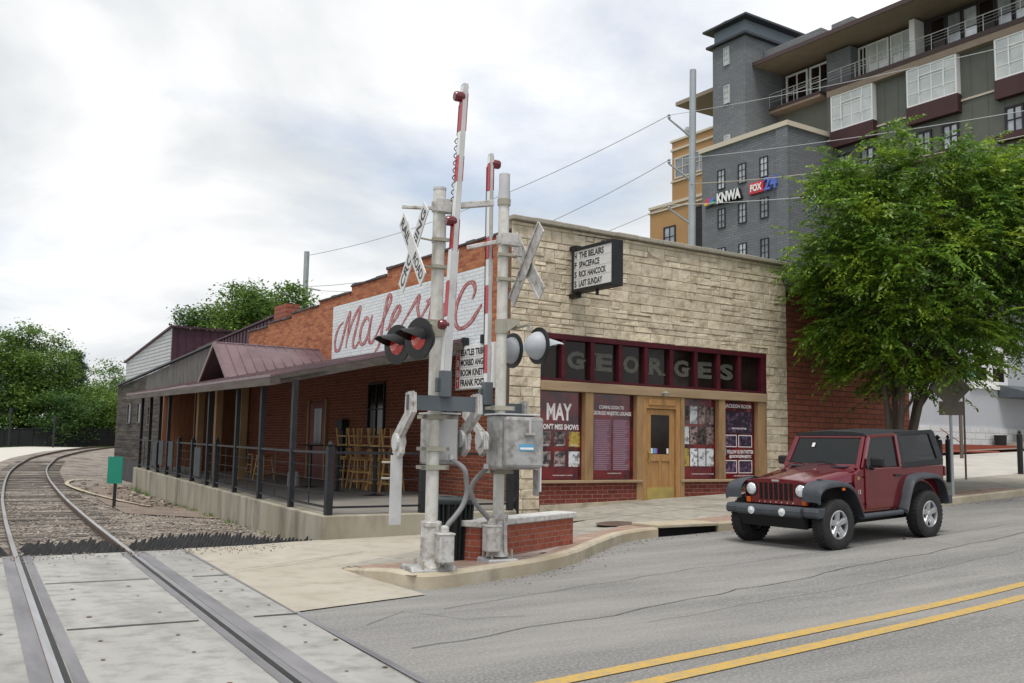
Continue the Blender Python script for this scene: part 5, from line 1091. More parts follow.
# hardtop
mb = B(); rows = []
for i in range(7):
    x = -.22 + (1.74 + .22) * i / 6; z = 1.752 + .035 * math.sin(math.pi * min(1, (i + .6) / 6.5)); rows.append([(x, -.69, z - .05), (x, -.665, z - .012), (x, -.5, z + .01), (x, 0, z + .03), (x, .5, z + .01), (x, .665, z - .012), (x, .69, z - .05)])
quadmesh(mb, rows); mb.add(rows[0], [tuple(range(7))]); mb.add(rows[-1], [tuple(range(7))]); ht = mb.build('hardtop_roof', M['hardtop'], jp, smooth=True)
def tq(x, z, sg_, o=0): f = (z - 1.18) / .56; return (x, sg_ * (.765 - .085 * f + o), z)
for sg_ in (-1, 1):
    mb = B()
    for (p, q, w) in (((.60, 1.215), (1.86, 1.235), .10), ((.66, 1.25), (.655, 1.72), .10), ((1.80, 1.22), (1.66, 1.74), .16), ((.60, 1.735), (1.70, 1.745), .07)): mb.bar(tq(*p, sg_), tq(*q, sg_), w, .04, (0, 1, 0))
    hs_ = mb.build('hardtop_side', M['hardtop'], jp, bevel=.008)
    mb = B(); slab(mb, tq(.68, 1.25, sg_, -.005), tq(1.76, 1.26, sg_, -.005), tq(1.64, 1.72, sg_, -.005), tq(.68, 1.715, sg_, -.005), .006 * sg_); mb.build('quarter_window', M['carglass'], hs_)
mb = B(); slab(mb, (1.87, -.74, 1.19), (1.87, .74, 1.19), (1.70, .66, 1.75), (1.70, -.66, 1.75), .01); mb.build('rear_window', M['carglass'], jp)
mb = B(); mb.box(1.2, 1.5, -.45, .45, .95, 1.4); mb.box(.15, .3, -.52, -.12, .9, 1.45); mb.box(.15, .3, .12, .52, .9, 1.45); mb.box(.17, .28, -.42, -.22, 1.45, 1.6); mb.box(.17, .28, .22, .42, 1.45, 1.6); mb.build('seats', M['under'], jp, bevel=.03)
for sg_ in (-1, 1): mb = B(); mb.box(1.88, 1.93, sg_ * .62, sg_ * .78, .98, 1.15); mb.build('tail_light', M['darkred'], jp, bevel=.01)
# wheels
def wheel(cx_, cy_, cz_, sg_, rz_=0):
    Mx = Matrix.Translation((cx_, cy_, cz_)) @ Rz(rz_) @ Matrix.Rotation(-sg_ * math.pi / 2, 4, 'X')      # local z outwards
    mb = B(); r0 = .385
    mb.lathe([(.215, -.115), (.27, -.12), (.345, -.115), (.375, -.10), (r0, -.085), (r0, .085), (.375, .10), (.345, .115), (.27, .12), (.215, .105)], 40, Mx, False)
    for k in range(36):
        a = 2 * math.pi * k / 36
        for s2 in (-1, 1):
            b2 = a + (.087 if s2 > 0 else 0); old = mb.m; mb.m = Mx @ Rz(b2); mb.box(r0 - .012, r0 + .006, -.02, .02, s2 * .03, s2 * .10); mb.m = old
    ty = mb.build('tyre', M['tyre'], jp, smooth=True)
    mb = B(); mb.lathe([(.218, .085), (.222, .105), (.205, .112), (.195, .08), (.19, -.08), (.2, -.1)], 32, Mx, False); rm = mb.build('rim', M['alloy'], ty, smooth=True)
    mb = B(); mb.lathe([(.19, .0), (.19, .01)], 24, Mx); mb.build('brake_disc', M['under'], rm)
    mb = B(); mb.lathe([(.052, .05), (.055, .09), (.03, .1)], 16, Mx)
    for k in range(5):
        a = 2 * math.pi * k / 5 + .3; old = mb.m; mb.m = Mx @ Rz(a)
        mb.add([(.035, -.045, .045), (.205, -.062, .06), (.205, .062, .06), (.035, .045, .045), (.035, -.034, .088), (.205, -.040, .102), (.205, .040, .102), (.035, .034, .088)], [(0,3,2,1),(4,5,6,7),(0,1,5,4),(1,2,6,5),(2,3,7,6),(3,0,4,7)])
        mb.m = old
    mb.build('spokes', M['alloy'], rm, bevel=.006)
    return ty
for x in (XF, XR):
    for sg_ in (-1, 1): wheel(x, sg_ * .80, .385, sg_)
wheel(2.02, 0, .95, -1, math.pi / 2) if False else None
mb = B(); mb.lathe([(.22, -.11), (.36, -.11), (.385, -.08), (.385, .08), (.36, .11), (.22, .11)], 32, Matrix.Translation((2.04, .05, .98)) @ Matrix.Rotation(math.pi / 2, 4, 'Y')); mb.build('spare_tyre', M['tyre'], jp, smooth=True)

# ------------------------------------------------------------------ traffic signs, posts, right side
t = thing('warning_sign', 'brown back of a diamond warning sign above a small plate, behind the car', 'sign', (10.2, 22.3, .5), 0); F = PW[t]
mb = MB(F); mb.tube([(0, 0, 0), (0, 0, 3.05)], .035, 8); mb.build('post', M['polesteel'], t)
mb = MB(F); mb.m = Rz(R(-6)) @ Matrix.Translation((0, -.04, 2.56)) @ Matrix.Rotation(R(45), 4, 'Y'); mb.box(-.33, .33, -.003, .003, -.33, .33); mb.build('diamond_plate', M['signback'], t)
mb = MB(F); mb.m = Rz(R(-6)) @ Matrix.Translation((0, -.045, 2.10)); mb.box(-.27, .27, -.003, .003, -.16, .16); mb.build('plate', M['signback'], t)
t = thing('street_sign', 'teal street name sign on a thin post behind the diamond sign', 'sign', (13.2, 28, .8), 0); F = PW[t]
mb = MB(F); mb.tube([(0, 0, 0), (0, 0, 3.3)], .03, 8); mb.build('post', M['signback'], t)
mb = MB(F); mb.m = Rz(R(-5)); mb.box(-.26, .32, -.01, .01, 2.96, 3.16); a = mb.build('name_plate', M['greensign'], t)
mb = MB(F); mb.m = Rz(R(-5)); text_fit(mb, 'ROCK AV', lambda x, y: (x, -.012, y), -.2, .26, 3.01, 3.11, .02); mb.build('lettering', M['white'], a)
mb = MB(F); mb.m = Rz(R(65)); mb.box(-.3, .3, -.01, .01, 3.18, 3.36); mb.build('name_plate', M['greensign'], t)
BOL = [((937, 26.0), .125, 1.2, 'thick black steel bollard right behind the parked car'), ((947.5, 27.0), .07, 1.2, 'thin black post next to the diamond sign post'), ((1019, 30.5), .085, 1.35, 'black post with a ball finial at the right edge')]
for k, ((px, Y), r_, h, lab) in enumerate(BOL):
    X = (px - 512) / 960 * Y * 1.0; z0 = {0: .72, 1: .75, 2: .85}[k]
    t = thing('bollard', lab, 'bollard', (X, Y, z0), 0); mb = MB(PW[t]); mb.lathe([(r_, 0), (r_, h - .04), (r_ * .8, h)], 12); mb.build('post', M['blackmetal'], t)
    mb = MB(PW[t]); mb.lathe([(.02, h), (r_ * .7, h + .05), (.02, h + .12)], 10); mb.build('cap', M['blackmetal'], t)
for k, (px, Y, h) in enumerate(((961, 38, 2.0),)):
    mb = MB(); mb.m = FR.inverted() @ frame_at(((px - 512) / 960 * Y, Y, 1.15), 0); mb.box(-.05, .05, -.05, .05, 0, h); tag(mb.build('wooden_post', M['signback']), 'slim brown wooden post standing at the far edge of the lot', 'post')
mb = MB(I4); mb.tube([(17.2, 38.5, 2.5), (19.0, 40, 1.75)], .018, 8); mb.tube([(17.0, 38.4, 1.62), (20.5, 40.5, 1.62)], .035, 8); tag(mb.build('pipe_barrier', M['plastic_orange']), 'reddish pipe lying and leaning beyond the parking lot', 'pipe')

# ------------------------------------------------------------------ grey house
gh = thing('grey_house', 'pale grey rendered house with a white framed window at the right edge', 'house', W(31, 10, 1.6))
mb = MB(); mb.box(24.5, 44, 8.85, 19, 2.75, 8.4); mb.build('wall', M['housewall'], gh)
mb = MB(); mb.box(24.45, 44, 8.78, 19, 1.2, 2.75); mb.build('foundation', M['housestone'], gh)
mb = MB(); mb.box(24.1, 44.4, 8.3, 19.4, 8.4, 8.6); mb.prism([(8.3, 8.6), (19.4, 8.6), (13.8, 10.6)], 24.2, 44.3, 'x'); mb.build('roof', M['roofdark'], gh)
def n_window(par, u0, u1, z0, z1, nf, bars=(0, 1), fm='white', gm='glass', t=.1, d=.07, name='window'):
    mb = MB(); mb.box(u0, u0 + t, nf - d, nf, z0, z1); mb.box(u1 - t, u1, nf - d, nf, z0, z1); mb.box(u0 + t, u1 - t, nf - d, nf, z0, z0 + t); mb.box(u0 + t, u1 - t, nf - d, nf, z1 - t, z1)
    for i in range(bars[0]): c = u0 + (u1 - u0) * (i + 1) / (bars[0] + 1); mb.box(c - t * .4, c + t * .4, nf - d * .8, nf, z0 + t, z1 - t)
    for i in range(bars[1]): c = z0 + (z1 - z0) * (i + 1) / (bars[1] + 1); mb.box(u0 + t, u1 - t, nf - d * .7, nf, c - t * .3, c + t * .3)
    o = mb.build(name, M[fm], par); g = MB(); g.box(u0 + t * .5, u1 - t * .5, nf - .02, nf - .005, z0 + t * .5, z1 - t * .5); g.build('pane', M[gm], o); return o
n_window(gh, 31.75, 33.2, 4.75, 6.6, 8.85, (0, 1), t=.22); n_window(gh, 33.2, 34.7, 4.75, 6.6, 8.85, (0, 1), t=.22)
n_window(gh, 27.2, 28.6, 4.75, 6.6, 8.85, (0, 1), t=.22)
mb = MB(); mb.box(31.5, 34.95, 8.72, 8.85, 4.58, 4.75); mb.build('sill', M['white'], gh)
mb = MB(); mb.box(33.9, 40, 7.3, 8.84, 4.22, 4.42); mb.prism([(7.3, 4.42), (8.84, 4.42), (8.84, 4.85)], 33.9, 40, 'x'); mb.build('awning', M['bluegrey'], gh)
mb = MB(); mb.box(34.0, 34.08, 7.35, 7.43, 1.9, 4.22); mb.build('awning_post', M['blackmetal'], gh)
mb = MB(); mb.box(33.8, 40, 7.3, 8.78, 1.6, 2.1); mb.box(35, 40, 7.6, 8.78, 2.1, 2.5); mb.build('steps', M['concrete'], gh)
mb = MB(); mb.box(34.1, 38, 7.33, 7.37, 2.95, 3.0)
for k in range(13): mb.box(34.15 + k * .3, 34.18 + k * .3, 7.34, 7.36, 2.1, 2.95)
mb.build('step_railing', M['blackmetal'], gh)
mb = MB(); mb.lathe([(.24, 0), (.28, .62), (.30, .66)], 16, Matrix.Translation((33.2, 8.4, 1.75))); tag(mb.build('litter_barrel', M['black']), 'black barrel bin beside the steps of the grey house', 'litter bin')

# ------------------------------------------------------------------ tall apartment and television building
U0 = 46.44; U1 = 51.3
tw = thing('slate_tower_block', 'slate grey brick block and stair tower carrying lit station lettering', 'building', W(48, 36, 1.5))
mb = MB(); mb.box(U0, U1 + 8, 32.0, 41.2, 0, 26.55); mb.build('wall', M['tower'], tw)
mb = MB(); mb.box(U0 - .2, U1 + 8, 31.8, 41.4, 26.55, 26.95); mb.build('parapet_cap', M['cream'], tw)
mb = MB(); mb.box(U0 - .12, U0, 31.9, 33.0, 0, 26.5); mb.build('corner_pier', M['tower'], tw)
UT = U0 + 1.5
mb = MB(); mb.box(UT, UT + 7, 37.62, 41.35, 26, 36.3); mb.build('stair_tower', M['tower'], tw)
mb = MB(); mb.box(UT - .4, UT + 7.3, 37.2, 41.8, 36.3, 36.5); mb.build('lower_eave', M['roofdark'], tw)
mb = MB(); mb.box(UT + .1, UT + 7, 37.7, 41.25, 36.5, 37.75); mb.build('roof_band', M['bluegable'], tw)
mb = MB(); mb.box(UT - .6, UT + 7.5, 36.95, 42.0, 37.75, 37.93); mb.prism([(37.2, 37.93), (41.7, 37.93), (39.5, 38.1)], UT - .4, UT + 7.3, 'x'); mb.build('roof', M['roofdark'], tw)
def uwin(par, n0, n1, z0, z1, x, bars, fm, gm, t, d, name='window'):
    mb = MB(); mb.box(x - d, x, n0, n0 + t, z0, z1); mb.box(x - d, x, n1 - t, n1, z0, z1); mb.box(x - d, x, n0 + t, n1 - t, z0, z0 + t); mb.box(x - d, x, n0 + t, n1 - t, z1 - t, z1)
    for i in range(bars[0]): c = n0 + (n1 - n0) * (i + 1) / (bars[0] + 1); mb.box(x - d * .8, x, c - t * .3, c + t * .3, z0 + t, z1 - t)
    for i in range(bars[1]): c = z0 + (z1 - z0) * (i + 1) / (bars[1] + 1); mb.box(x - d * .75, x, n0 + t, n1 - t, c - t * .25, c + t * .25)
    o = mb.build(name, M[fm], par); g = MB(); g.box(x - .03, x - .008, n0 + t * .5, n1 - t * .5, z0 + t * .5, z1 - t * .5); g.build('pane', M[gm], o); return o
for zt_ in (24.65, 21.35, 18.05, 14.75):
    for n0 in (33.9, 36.2, 38.5): uwin(tw, n0, n0 + .85, zt_ - 1.68, zt_, U0 - (.0 if n0 > 34.5 else .0), (1, 2), 'darkcorner', 'skyglass', .075, .10)
for z, h in ((34.3, 1.6), (30.9, 1.6), (27.2, .9)): uwin(tw, 39.35, 40.0, z, z + h, UT, (1, 2), 'siding', 'bayglass', .08, .1)
# station lettering
def blockword(par, s_, n0, n1, z0, z1, x, d, mface, mside='black', name='sign_letter', bold=.05):
    vs, fs = text_geo(s_, 1, bold, 1, 'LEFT', .0); ax = [v[0] for v in vs]; ay = [v[1] for v in vs]
    def P(v, xx): return (xx, n0 + (v[0] - min(ax)) / (max(ax) - min(ax)) * (n1 - n0), z0 + (v[1] - min(ay)) / (max(ay) - min(ay)) * (z1 - z0))
    mb = MB()
    vs2, fs2 = text_geo(s_, 1, bold, 1, 'LEFT', .5); 
    zs = [v[2] for v in vs2]
    mb.add([(x - d * (.5 + (v[2] / (max(zs) - min(zs)))), P(v, 0)[1], P(v, 0)[2]) for v in vs2], fs2); o = mb.build(name, M[mside], par)
    mb = MB(); mb.add([P(v, x - d - .012) for v in vs], fs); mb.build('letter_face', M[mface], o)
blockword(tw, 'KNWA', 39.15, 36.5, 21.72, 22.6, U0 - .05, .3, 'white')
blockword(tw, 'FOX', 35.55, 34.35, 21.95, 22.55, U0 - .22, .06, 'white', 'foxred')
mb = MB(); mb.box(U0 - .26, U0 - .05, 34.25, 35.7, 21.78, 22.68); mb.build('sign_panel', M['foxred'], tw, bevel=.02)
blockword(tw, '24', 34.15, 32.85, 21.8, 22.85, U0 - .05, .25, 'foxblue', 'foxblue', bold=.02)
for k, m_ in enumerate(('peak_y', 'peak_r', 'peak_r', 'peak_p', 'peak_b', 'peak_g')):
    a = math.pi * (1 - (k + .5) / 6); c = (40.1, 21.85); L_ = .62; q = []
    for t in range(8):
        f = t / 7 * math.pi; r_ = L_ * (.62 + .38 * math.sin(f)); aa = a + (.24 * math.cos(f)); q.append((c[0] - r_ * math.cos(aa), c[1] + r_ * math.sin(aa)))
    q.append(c)
    mb = MB(); mb.prism([(n_, z) for n_, z in q], U0 - .3, U0 - .12, 'x'); mb.build('petal', M[m_], tw)
mb = MB(); mb.box(U0 - .11, U0 - .03, 36.6, 40.7, 21.66, 21.8); mb.build('sign_rail', M['black'], tw)

ap = thing('apartment_building', 'olive grey apartment building with white bay windows, tan soffits and roof terraces', 'building', W(58, 20, 1.5))
mb = MB(); mb.box(U1, U1 + 16, -14, 32.0, 0, 30.1); mb.box(U1 + .6, U1 + 16, 32.0, 37.6, 20, 30.1); mb.build('wall', M['olive'], ap)
for k in range(40): n_ = 31.3 - k * 1.15; mb = MB(); mb.box(U1 - .03, U1, n_, n_ + .06, 10, 29.8); mb.build('wall_batten', M['olive'], ap)
mb = MB(); mb.box(U1 + 1.4, U1 + 16, -14, 37.0, 30.3, 33.7); mb.build('top_storey', M['darkcorner'], ap)
for n0, n1 in ((29.9, 32.2), ):
    mb = MB(); mb.box(U1 + .3, U1 + 1.5, n0, n1, 30.3, 33.6); mb.build('brick_pier', M['tower'], ap)
mb = MB(); mb.box(U1 - .5, U1 + 1.4, 32.3, 37.6, 30.2, 30.45); mb.box(U1 - .6, U1 + 1.4, -14, 31.6, 30.1, 30.45); mb.build('balcony_slab', M['slab'], ap)
mb = MB(); mb.box(U1 - .45, U1 + 1.4, 32.3, 37.6, 30.0, 30.2); mb.box(U1 - .55, U1, -14, 31.6, 29.6, 30.1); mb.build('tan_soffit', M['softfit'], ap)
EU = 48.9
mb = MB(); mb.add([(EU, -14, 33.72), (EU, 37.6, 33.72), (U1 + 16, 37.6, 34.3), (U1 + 16, -14, 34.3), (EU, -14, 34.02), (EU, 37.6, 34.02), (U1 + 16, 37.6, 34.7), (U1 + 16, -14, 34.7)], [(0,3,2,1),(4,5,6,7),(0,1,5,4),(1,2,6,5),(2,3,7,6),(3,0,4,7)]); rf = mb.build('roof', M['softfit'], ap)
mb = MB(); mb.box(EU - .1, EU, -14, 37.62, 33.7, 34.06); mb.build('gutter', M['slab'], rf)
mb = MB(); mb.box(50.2, 56, 31.6, 37.6, 34.1, 35.35); mb.box(51.5, 56, 29.6, 31.6, 34.1, 35.9); mb.build('roof_parapet', M['tower'], ap)
def grid_win(n0, n1, z0, z1, x, nb, zb, fm='white', gm='bayglass', t=.16): return uwin(ap, n0, n1, z0, z1, x, (nb, zb), fm, gm, t, .14)
grid_win(32.6, 34.7, 30.6, 33.55, U1 + 1.35, 1, 1, gm='glass'); grid_win(34.9, 37.2, 30.6, 33.55, U1 + 1.35, 1, 1, gm='glass')
for n0, g in ((24.9, 'bayglass'), (27.1, 'bayglass'), (29.0, 'glass')): grid_win(n0, n0 + 2.05 if n0 < 29 else 29.85, 30.5, 33.55, U1 + 1.3, 1, 1, gm=g, t=.13)
for k in range(7): n0 = 23.6 - (k + 1) * 1.25; grid_win(n0, n0 + 1.2, 30.5, 33.5, U1 + 2.8 - 1.5, 0, 1, 'darkcorner', 'skyglass' if k % 3 else 'glass', .1)
for n0 in (24.2, 14.2): mb = MB(); mb.box(U1 + .2, U1 + 1.4, n0, n0 + .45, 30.4, 33.7); mb.build('white_pilaster', M['white'], ap)
for k in range(5): n0 = 12 - k * 2.4; grid_win(n0, n0 + 2.2, 30.5, 33.6, U1 + .5, 1, 2, t=.13)
for (n0, n1) in ((32.3, 37.5), (-14, 31.5)):
    mb = MB(); x = U1 - .5; mb.tube([(x, n0, 31.65), (x, n1, 31.65)], .035, 5)
    for z in (30.95, 31.2, 31.42): mb.tube([(x, n0, z), (x, n1, z)], .015, 4)
    k = n0
    while k < n1: mb.box(x - .02, x + .02, k, k + .04, 30.4, 31.65); k += 1.3
    mb.build('terrace_railing', M['galv'], ap)
for k, (n0, n1) in enumerate(((27.45, 31.3), (20.6, 24.55), (13.9, 17.85), (7.2, 11.1), (.5, 4.4))):
    x0 = U1 - .4; mb = MB(); mb.box(x0, U1, n0, n1, 26.7, 29.6); mb.build('bay_body', M['white'], ap)
    b_ = uwin(ap, n0, n1, 26.7, 29.6, x0, (3, 2), 'white', 'bayglass', .12, .08, 'bay_window')
    mb = MB(); mb.box(x0 - .12, x0 - .09, n0 + .95, n0 + 1.05, 27.5, 28.8); mb.box(x0 - .12, x0 - .09, n1 - 1.05, n1 - .95, 27.5, 28.8); mb.box(x0 - .12, x0 - .09, n0 + .9, n1 - .9, 28.8, 28.88); mb.build('glazing_bar', M['white'], b_)
    mb = MB(); mb.box(x0 - .15, U1, n0 - .05, n1 + .05, 25.35, 26.7); mb.build('maroon_box', M['maroonbox'], ap, bevel=.03)
    for j, (a, b) in enumerate(((.2, 1.5), (2.3, 3.6))):
        grid_win(n0 + a, n0 + b, 22.9, 24.8, U1, 1, 1, 'darkcorner', 'skyglass', .14)
    mb = MB(); mb.box(U1 - .7, U1, n0 - .1, n1 + .1, 22.4, 22.8); mb.build('small_balcony', M['maroonbox'], ap)
    for z in (21.6, 18.3): grid_win(n0 + .6, n0 + 3.0, z - 2, z, U1, 1, 1, 'darkcorner', 'skyglass', .14)
mb = MB(); mb.bar((U1 - .06, 32, 26.2), (U1 - .06, -14, 26.2), .1, .14); mb.build('string_course', M['cream'], ap)

ob = thing('orange_building', 'ochre rendered building with stepped upper storeys behind the steel pole', 'building', W(53, 48, 0)); U2 = U0 + 3
mb = MB(); mb.box(U2, U2 + 10, 40, 51.15, 0, 24.0); mb.box(U2, U2 + 10, 40, 48.1, 24.0, 29.9); mb.build('wall', M['orange'], ob)
mb = MB(); mb.box(U2 - .12, U2 + 10, 40, 51.3, 23.6, 23.75); mb.box(U2 - .12, U2 + 10, 40, 51.25, 24.0, 24.25); mb.box(U2 - .12, U2 + 10, 40, 48.2, 29.0, 29.2); mb.box(U2 - .12, U2 + 10, 40, 48.2, 26.0, 26.15); mb.box(U2 - .14, U2 + 10, 40, 48.25, 29.85, 30.05); mb.build('string_course', M['cream'], ob)
uwin(ob, 47.6, 49.2, 20.0, 22.0, U2, (1, 1), 'darkcorner', 'skyglass', .14, .1); uwin(ob, 43.4, 47.7, 26.3, 28.3, U2, (3, 1), 'cream', 'skyglass', .14, .1); uwin(ob, 42.3, 45.6, 19.2, 23.2, U2, (1, 1), 'darkcorner', 'glass', .16, .1)
mb = MB(); mb.box(U2 + 1, U2 + 9, 40, 43.8, 30.0, 33.0); mb.build('penthouse_wall', M['cream'], ob)
mb = MB(); mb.box(U2 - .6, U2 + 10, 40, 47.0, 33.0, 33.35); mb.build('penthouse_roof', M['softfit'], ob)
mb = MB(); mb.lathe([(.0, 0), (.3, .08), (.5, .3)], 12, Matrix.Translation((U2 + .3, 46.5, 30.5)) @ Matrix.Rotation(R(60), 4, 'Y')); mb.tube([(U2 + .3, 46.5, 30), (U2 + .3, 46.5, 30.5)], .05); mb.build('satellite_dish', M['galv'], ob)
# low pinkish stone block behind the shopfront's right end
sb = thing('stone_outbuilding', 'low pale stone outbuilding showing over the right end of the stone front', 'building', W(20, 14, 0))
mb = MB(); mb.box(16.5, 22, 12, 18, 0, 9.6); mb.build('wall', M['stonewall'], sb); mb = MB(); mb.box(16.3, 22.2, 11.8, 18.2, 9.6, 9.85); mb.build('coping', M['cream'], sb)

# ------------------------------------------------------------------ poles and wires
t = thing('utility_pole', 'tall grey steel utility pole with three side arms behind the stone front', 'utility pole', (8.95, 48, 1), 0)
mb = MB(I4); mb.tube([(8.95, 48, 0), (9.14, 48, 21.05)], [.23, .17], 14); mb.build('shaft', M['polesteel'], t, smooth=True)
for z, zz_ in ((17.5, 18.3), (15.2, 15.95), (12.9, 13.6)):
    mb = MB(I4); mb.tube([(9.0, 48, z), (7.85, 47.7, zz_)], [.07, .05], 6); a = mb.build('side_arm', M['polesteel'], t); mb = MB(I4); mb.lathe([(.05, 0), (.09, .08), (.05, .14), (.09, .2), (.04, .26)], 8, Matrix.Translation((7.85, 47.7, zz_))); mb.build('insulator', M['polesteel'], a)
t = thing('utility_pole', 'distant grey utility pole rising above the tree behind the brick wall', 'utility pole', (-15.3, 70, 1), 0)
mb = MB(I4); mb.tube([(-15.3, 70, 0), (-15.3, 70, 15.5)], .2, 10); mb.build('shaft', M['polesteel'], t)
mb = MB(I4); mb.bar((-15.3, 70, 12.8), (-14.2, 70, 12.6), .1, .1); mb.build('side_arm', M['polesteel'], t)
def wire(lab, a, b, sag, r_=.022, m_='wire'):
    a = Vector(a); b = Vector(b); P = []
    for i in range(25): f = i / 24; p = a.lerp(b, f); p.z -= sag * 4 * f * (1 - f); P.append(p)
    mb = MB(I4); mb.tube(P, r_, 4); tag(mb.build('overhead_wire', M[m_]), lab, 'cable')
wire('overhead wire sloping down left from the upper arm of the steel pole', (7.85, 47.7, 18.5), (-15.3, 70, 15.2), 1.0, .022, 'wirepale')
wire('overhead wire sloping down left from the middle arm of the steel pole', (7.85, 47.7, 16.15), (-15.3, 70, 12.9), 1.6, .022, 'wirepale')
wire('overhead wire sloping down left from the lowest arm of the steel pole', (7.85, 47.7, 13.8), (-14.2, 70, 12.6), 1.4, .018, 'wirepale')
wire('overhead wire running right from the upper arm, crossing the roof terraces', (7.85, 47.7, 18.5), (24, 22, 14.7), .4, .014, 'wirepale')
wire('overhead wire running right from the middle arm, crossing the bay windows', (7.85, 47.7, 16.15), (24, 22, 12.2), .4, .014, 'wirepale')
wire('overhead wire running right from the lowest arm, just above the tree', (7.85, 47.7, 13.8), (24, 22, 9.9), .4, .016, 'wirepale')
wire('thick pale cable running right across the maroon bay boxes', (8.9, 48, 15.0), (25, 22, 12.9), 1.0, .022, 'khaki')

# ------------------------------------------------------------------ trees
def leafmesh(name, C, D, Nn, Ln, Wd, m, parent):
    """C centres, D directions, Nn normals (k,3); one folded diamond per leaf"""
    k = len(C); D = D / np.linalg.norm(D, axis=1, keepdims=True); S = np.cross(D, Nn); S /= np.linalg.norm(S, axis=1, keepdims=True) + 1e-9
    L_ = Ln[:, None]; w = Wd[:, None]; U_ = np.cross(S, D)
    v = np.stack([C - D * L_ * .5, C + S * w * .5 + U_ * w * .15, C + D * L_ * .5, C - S * w * .5 + U_ * w * .15], 1).reshape(-1, 3)
    Mi = np.array(PW[parent].inverted()); v = v @ Mi[:3, :3].T + Mi[:3, 3]
    me = bpy.data.meshes.new(name); me.vertices.add(4 * k); me.vertices.foreach_set('co', v.ravel()); me.loops.add(4 * k); me.loops.foreach_set('vertex_index', np.arange(4 * k, dtype=np.int32))
    me.polygons.add(k); me.polygons.foreach_set('loop_start', np.arange(0, 4 * k, 4, dtype=np.int32)); me.polygons.foreach_set('loop_total', np.full(k, 4, dtype=np.int32)); me.materials.append(m); me.update(calc_edges=True); me.validate()
    o = bpy.data.objects.new(name, me); COL.objects.link(o); o.parent = parent; KIDS.setdefault(parent, []).append(o); return o
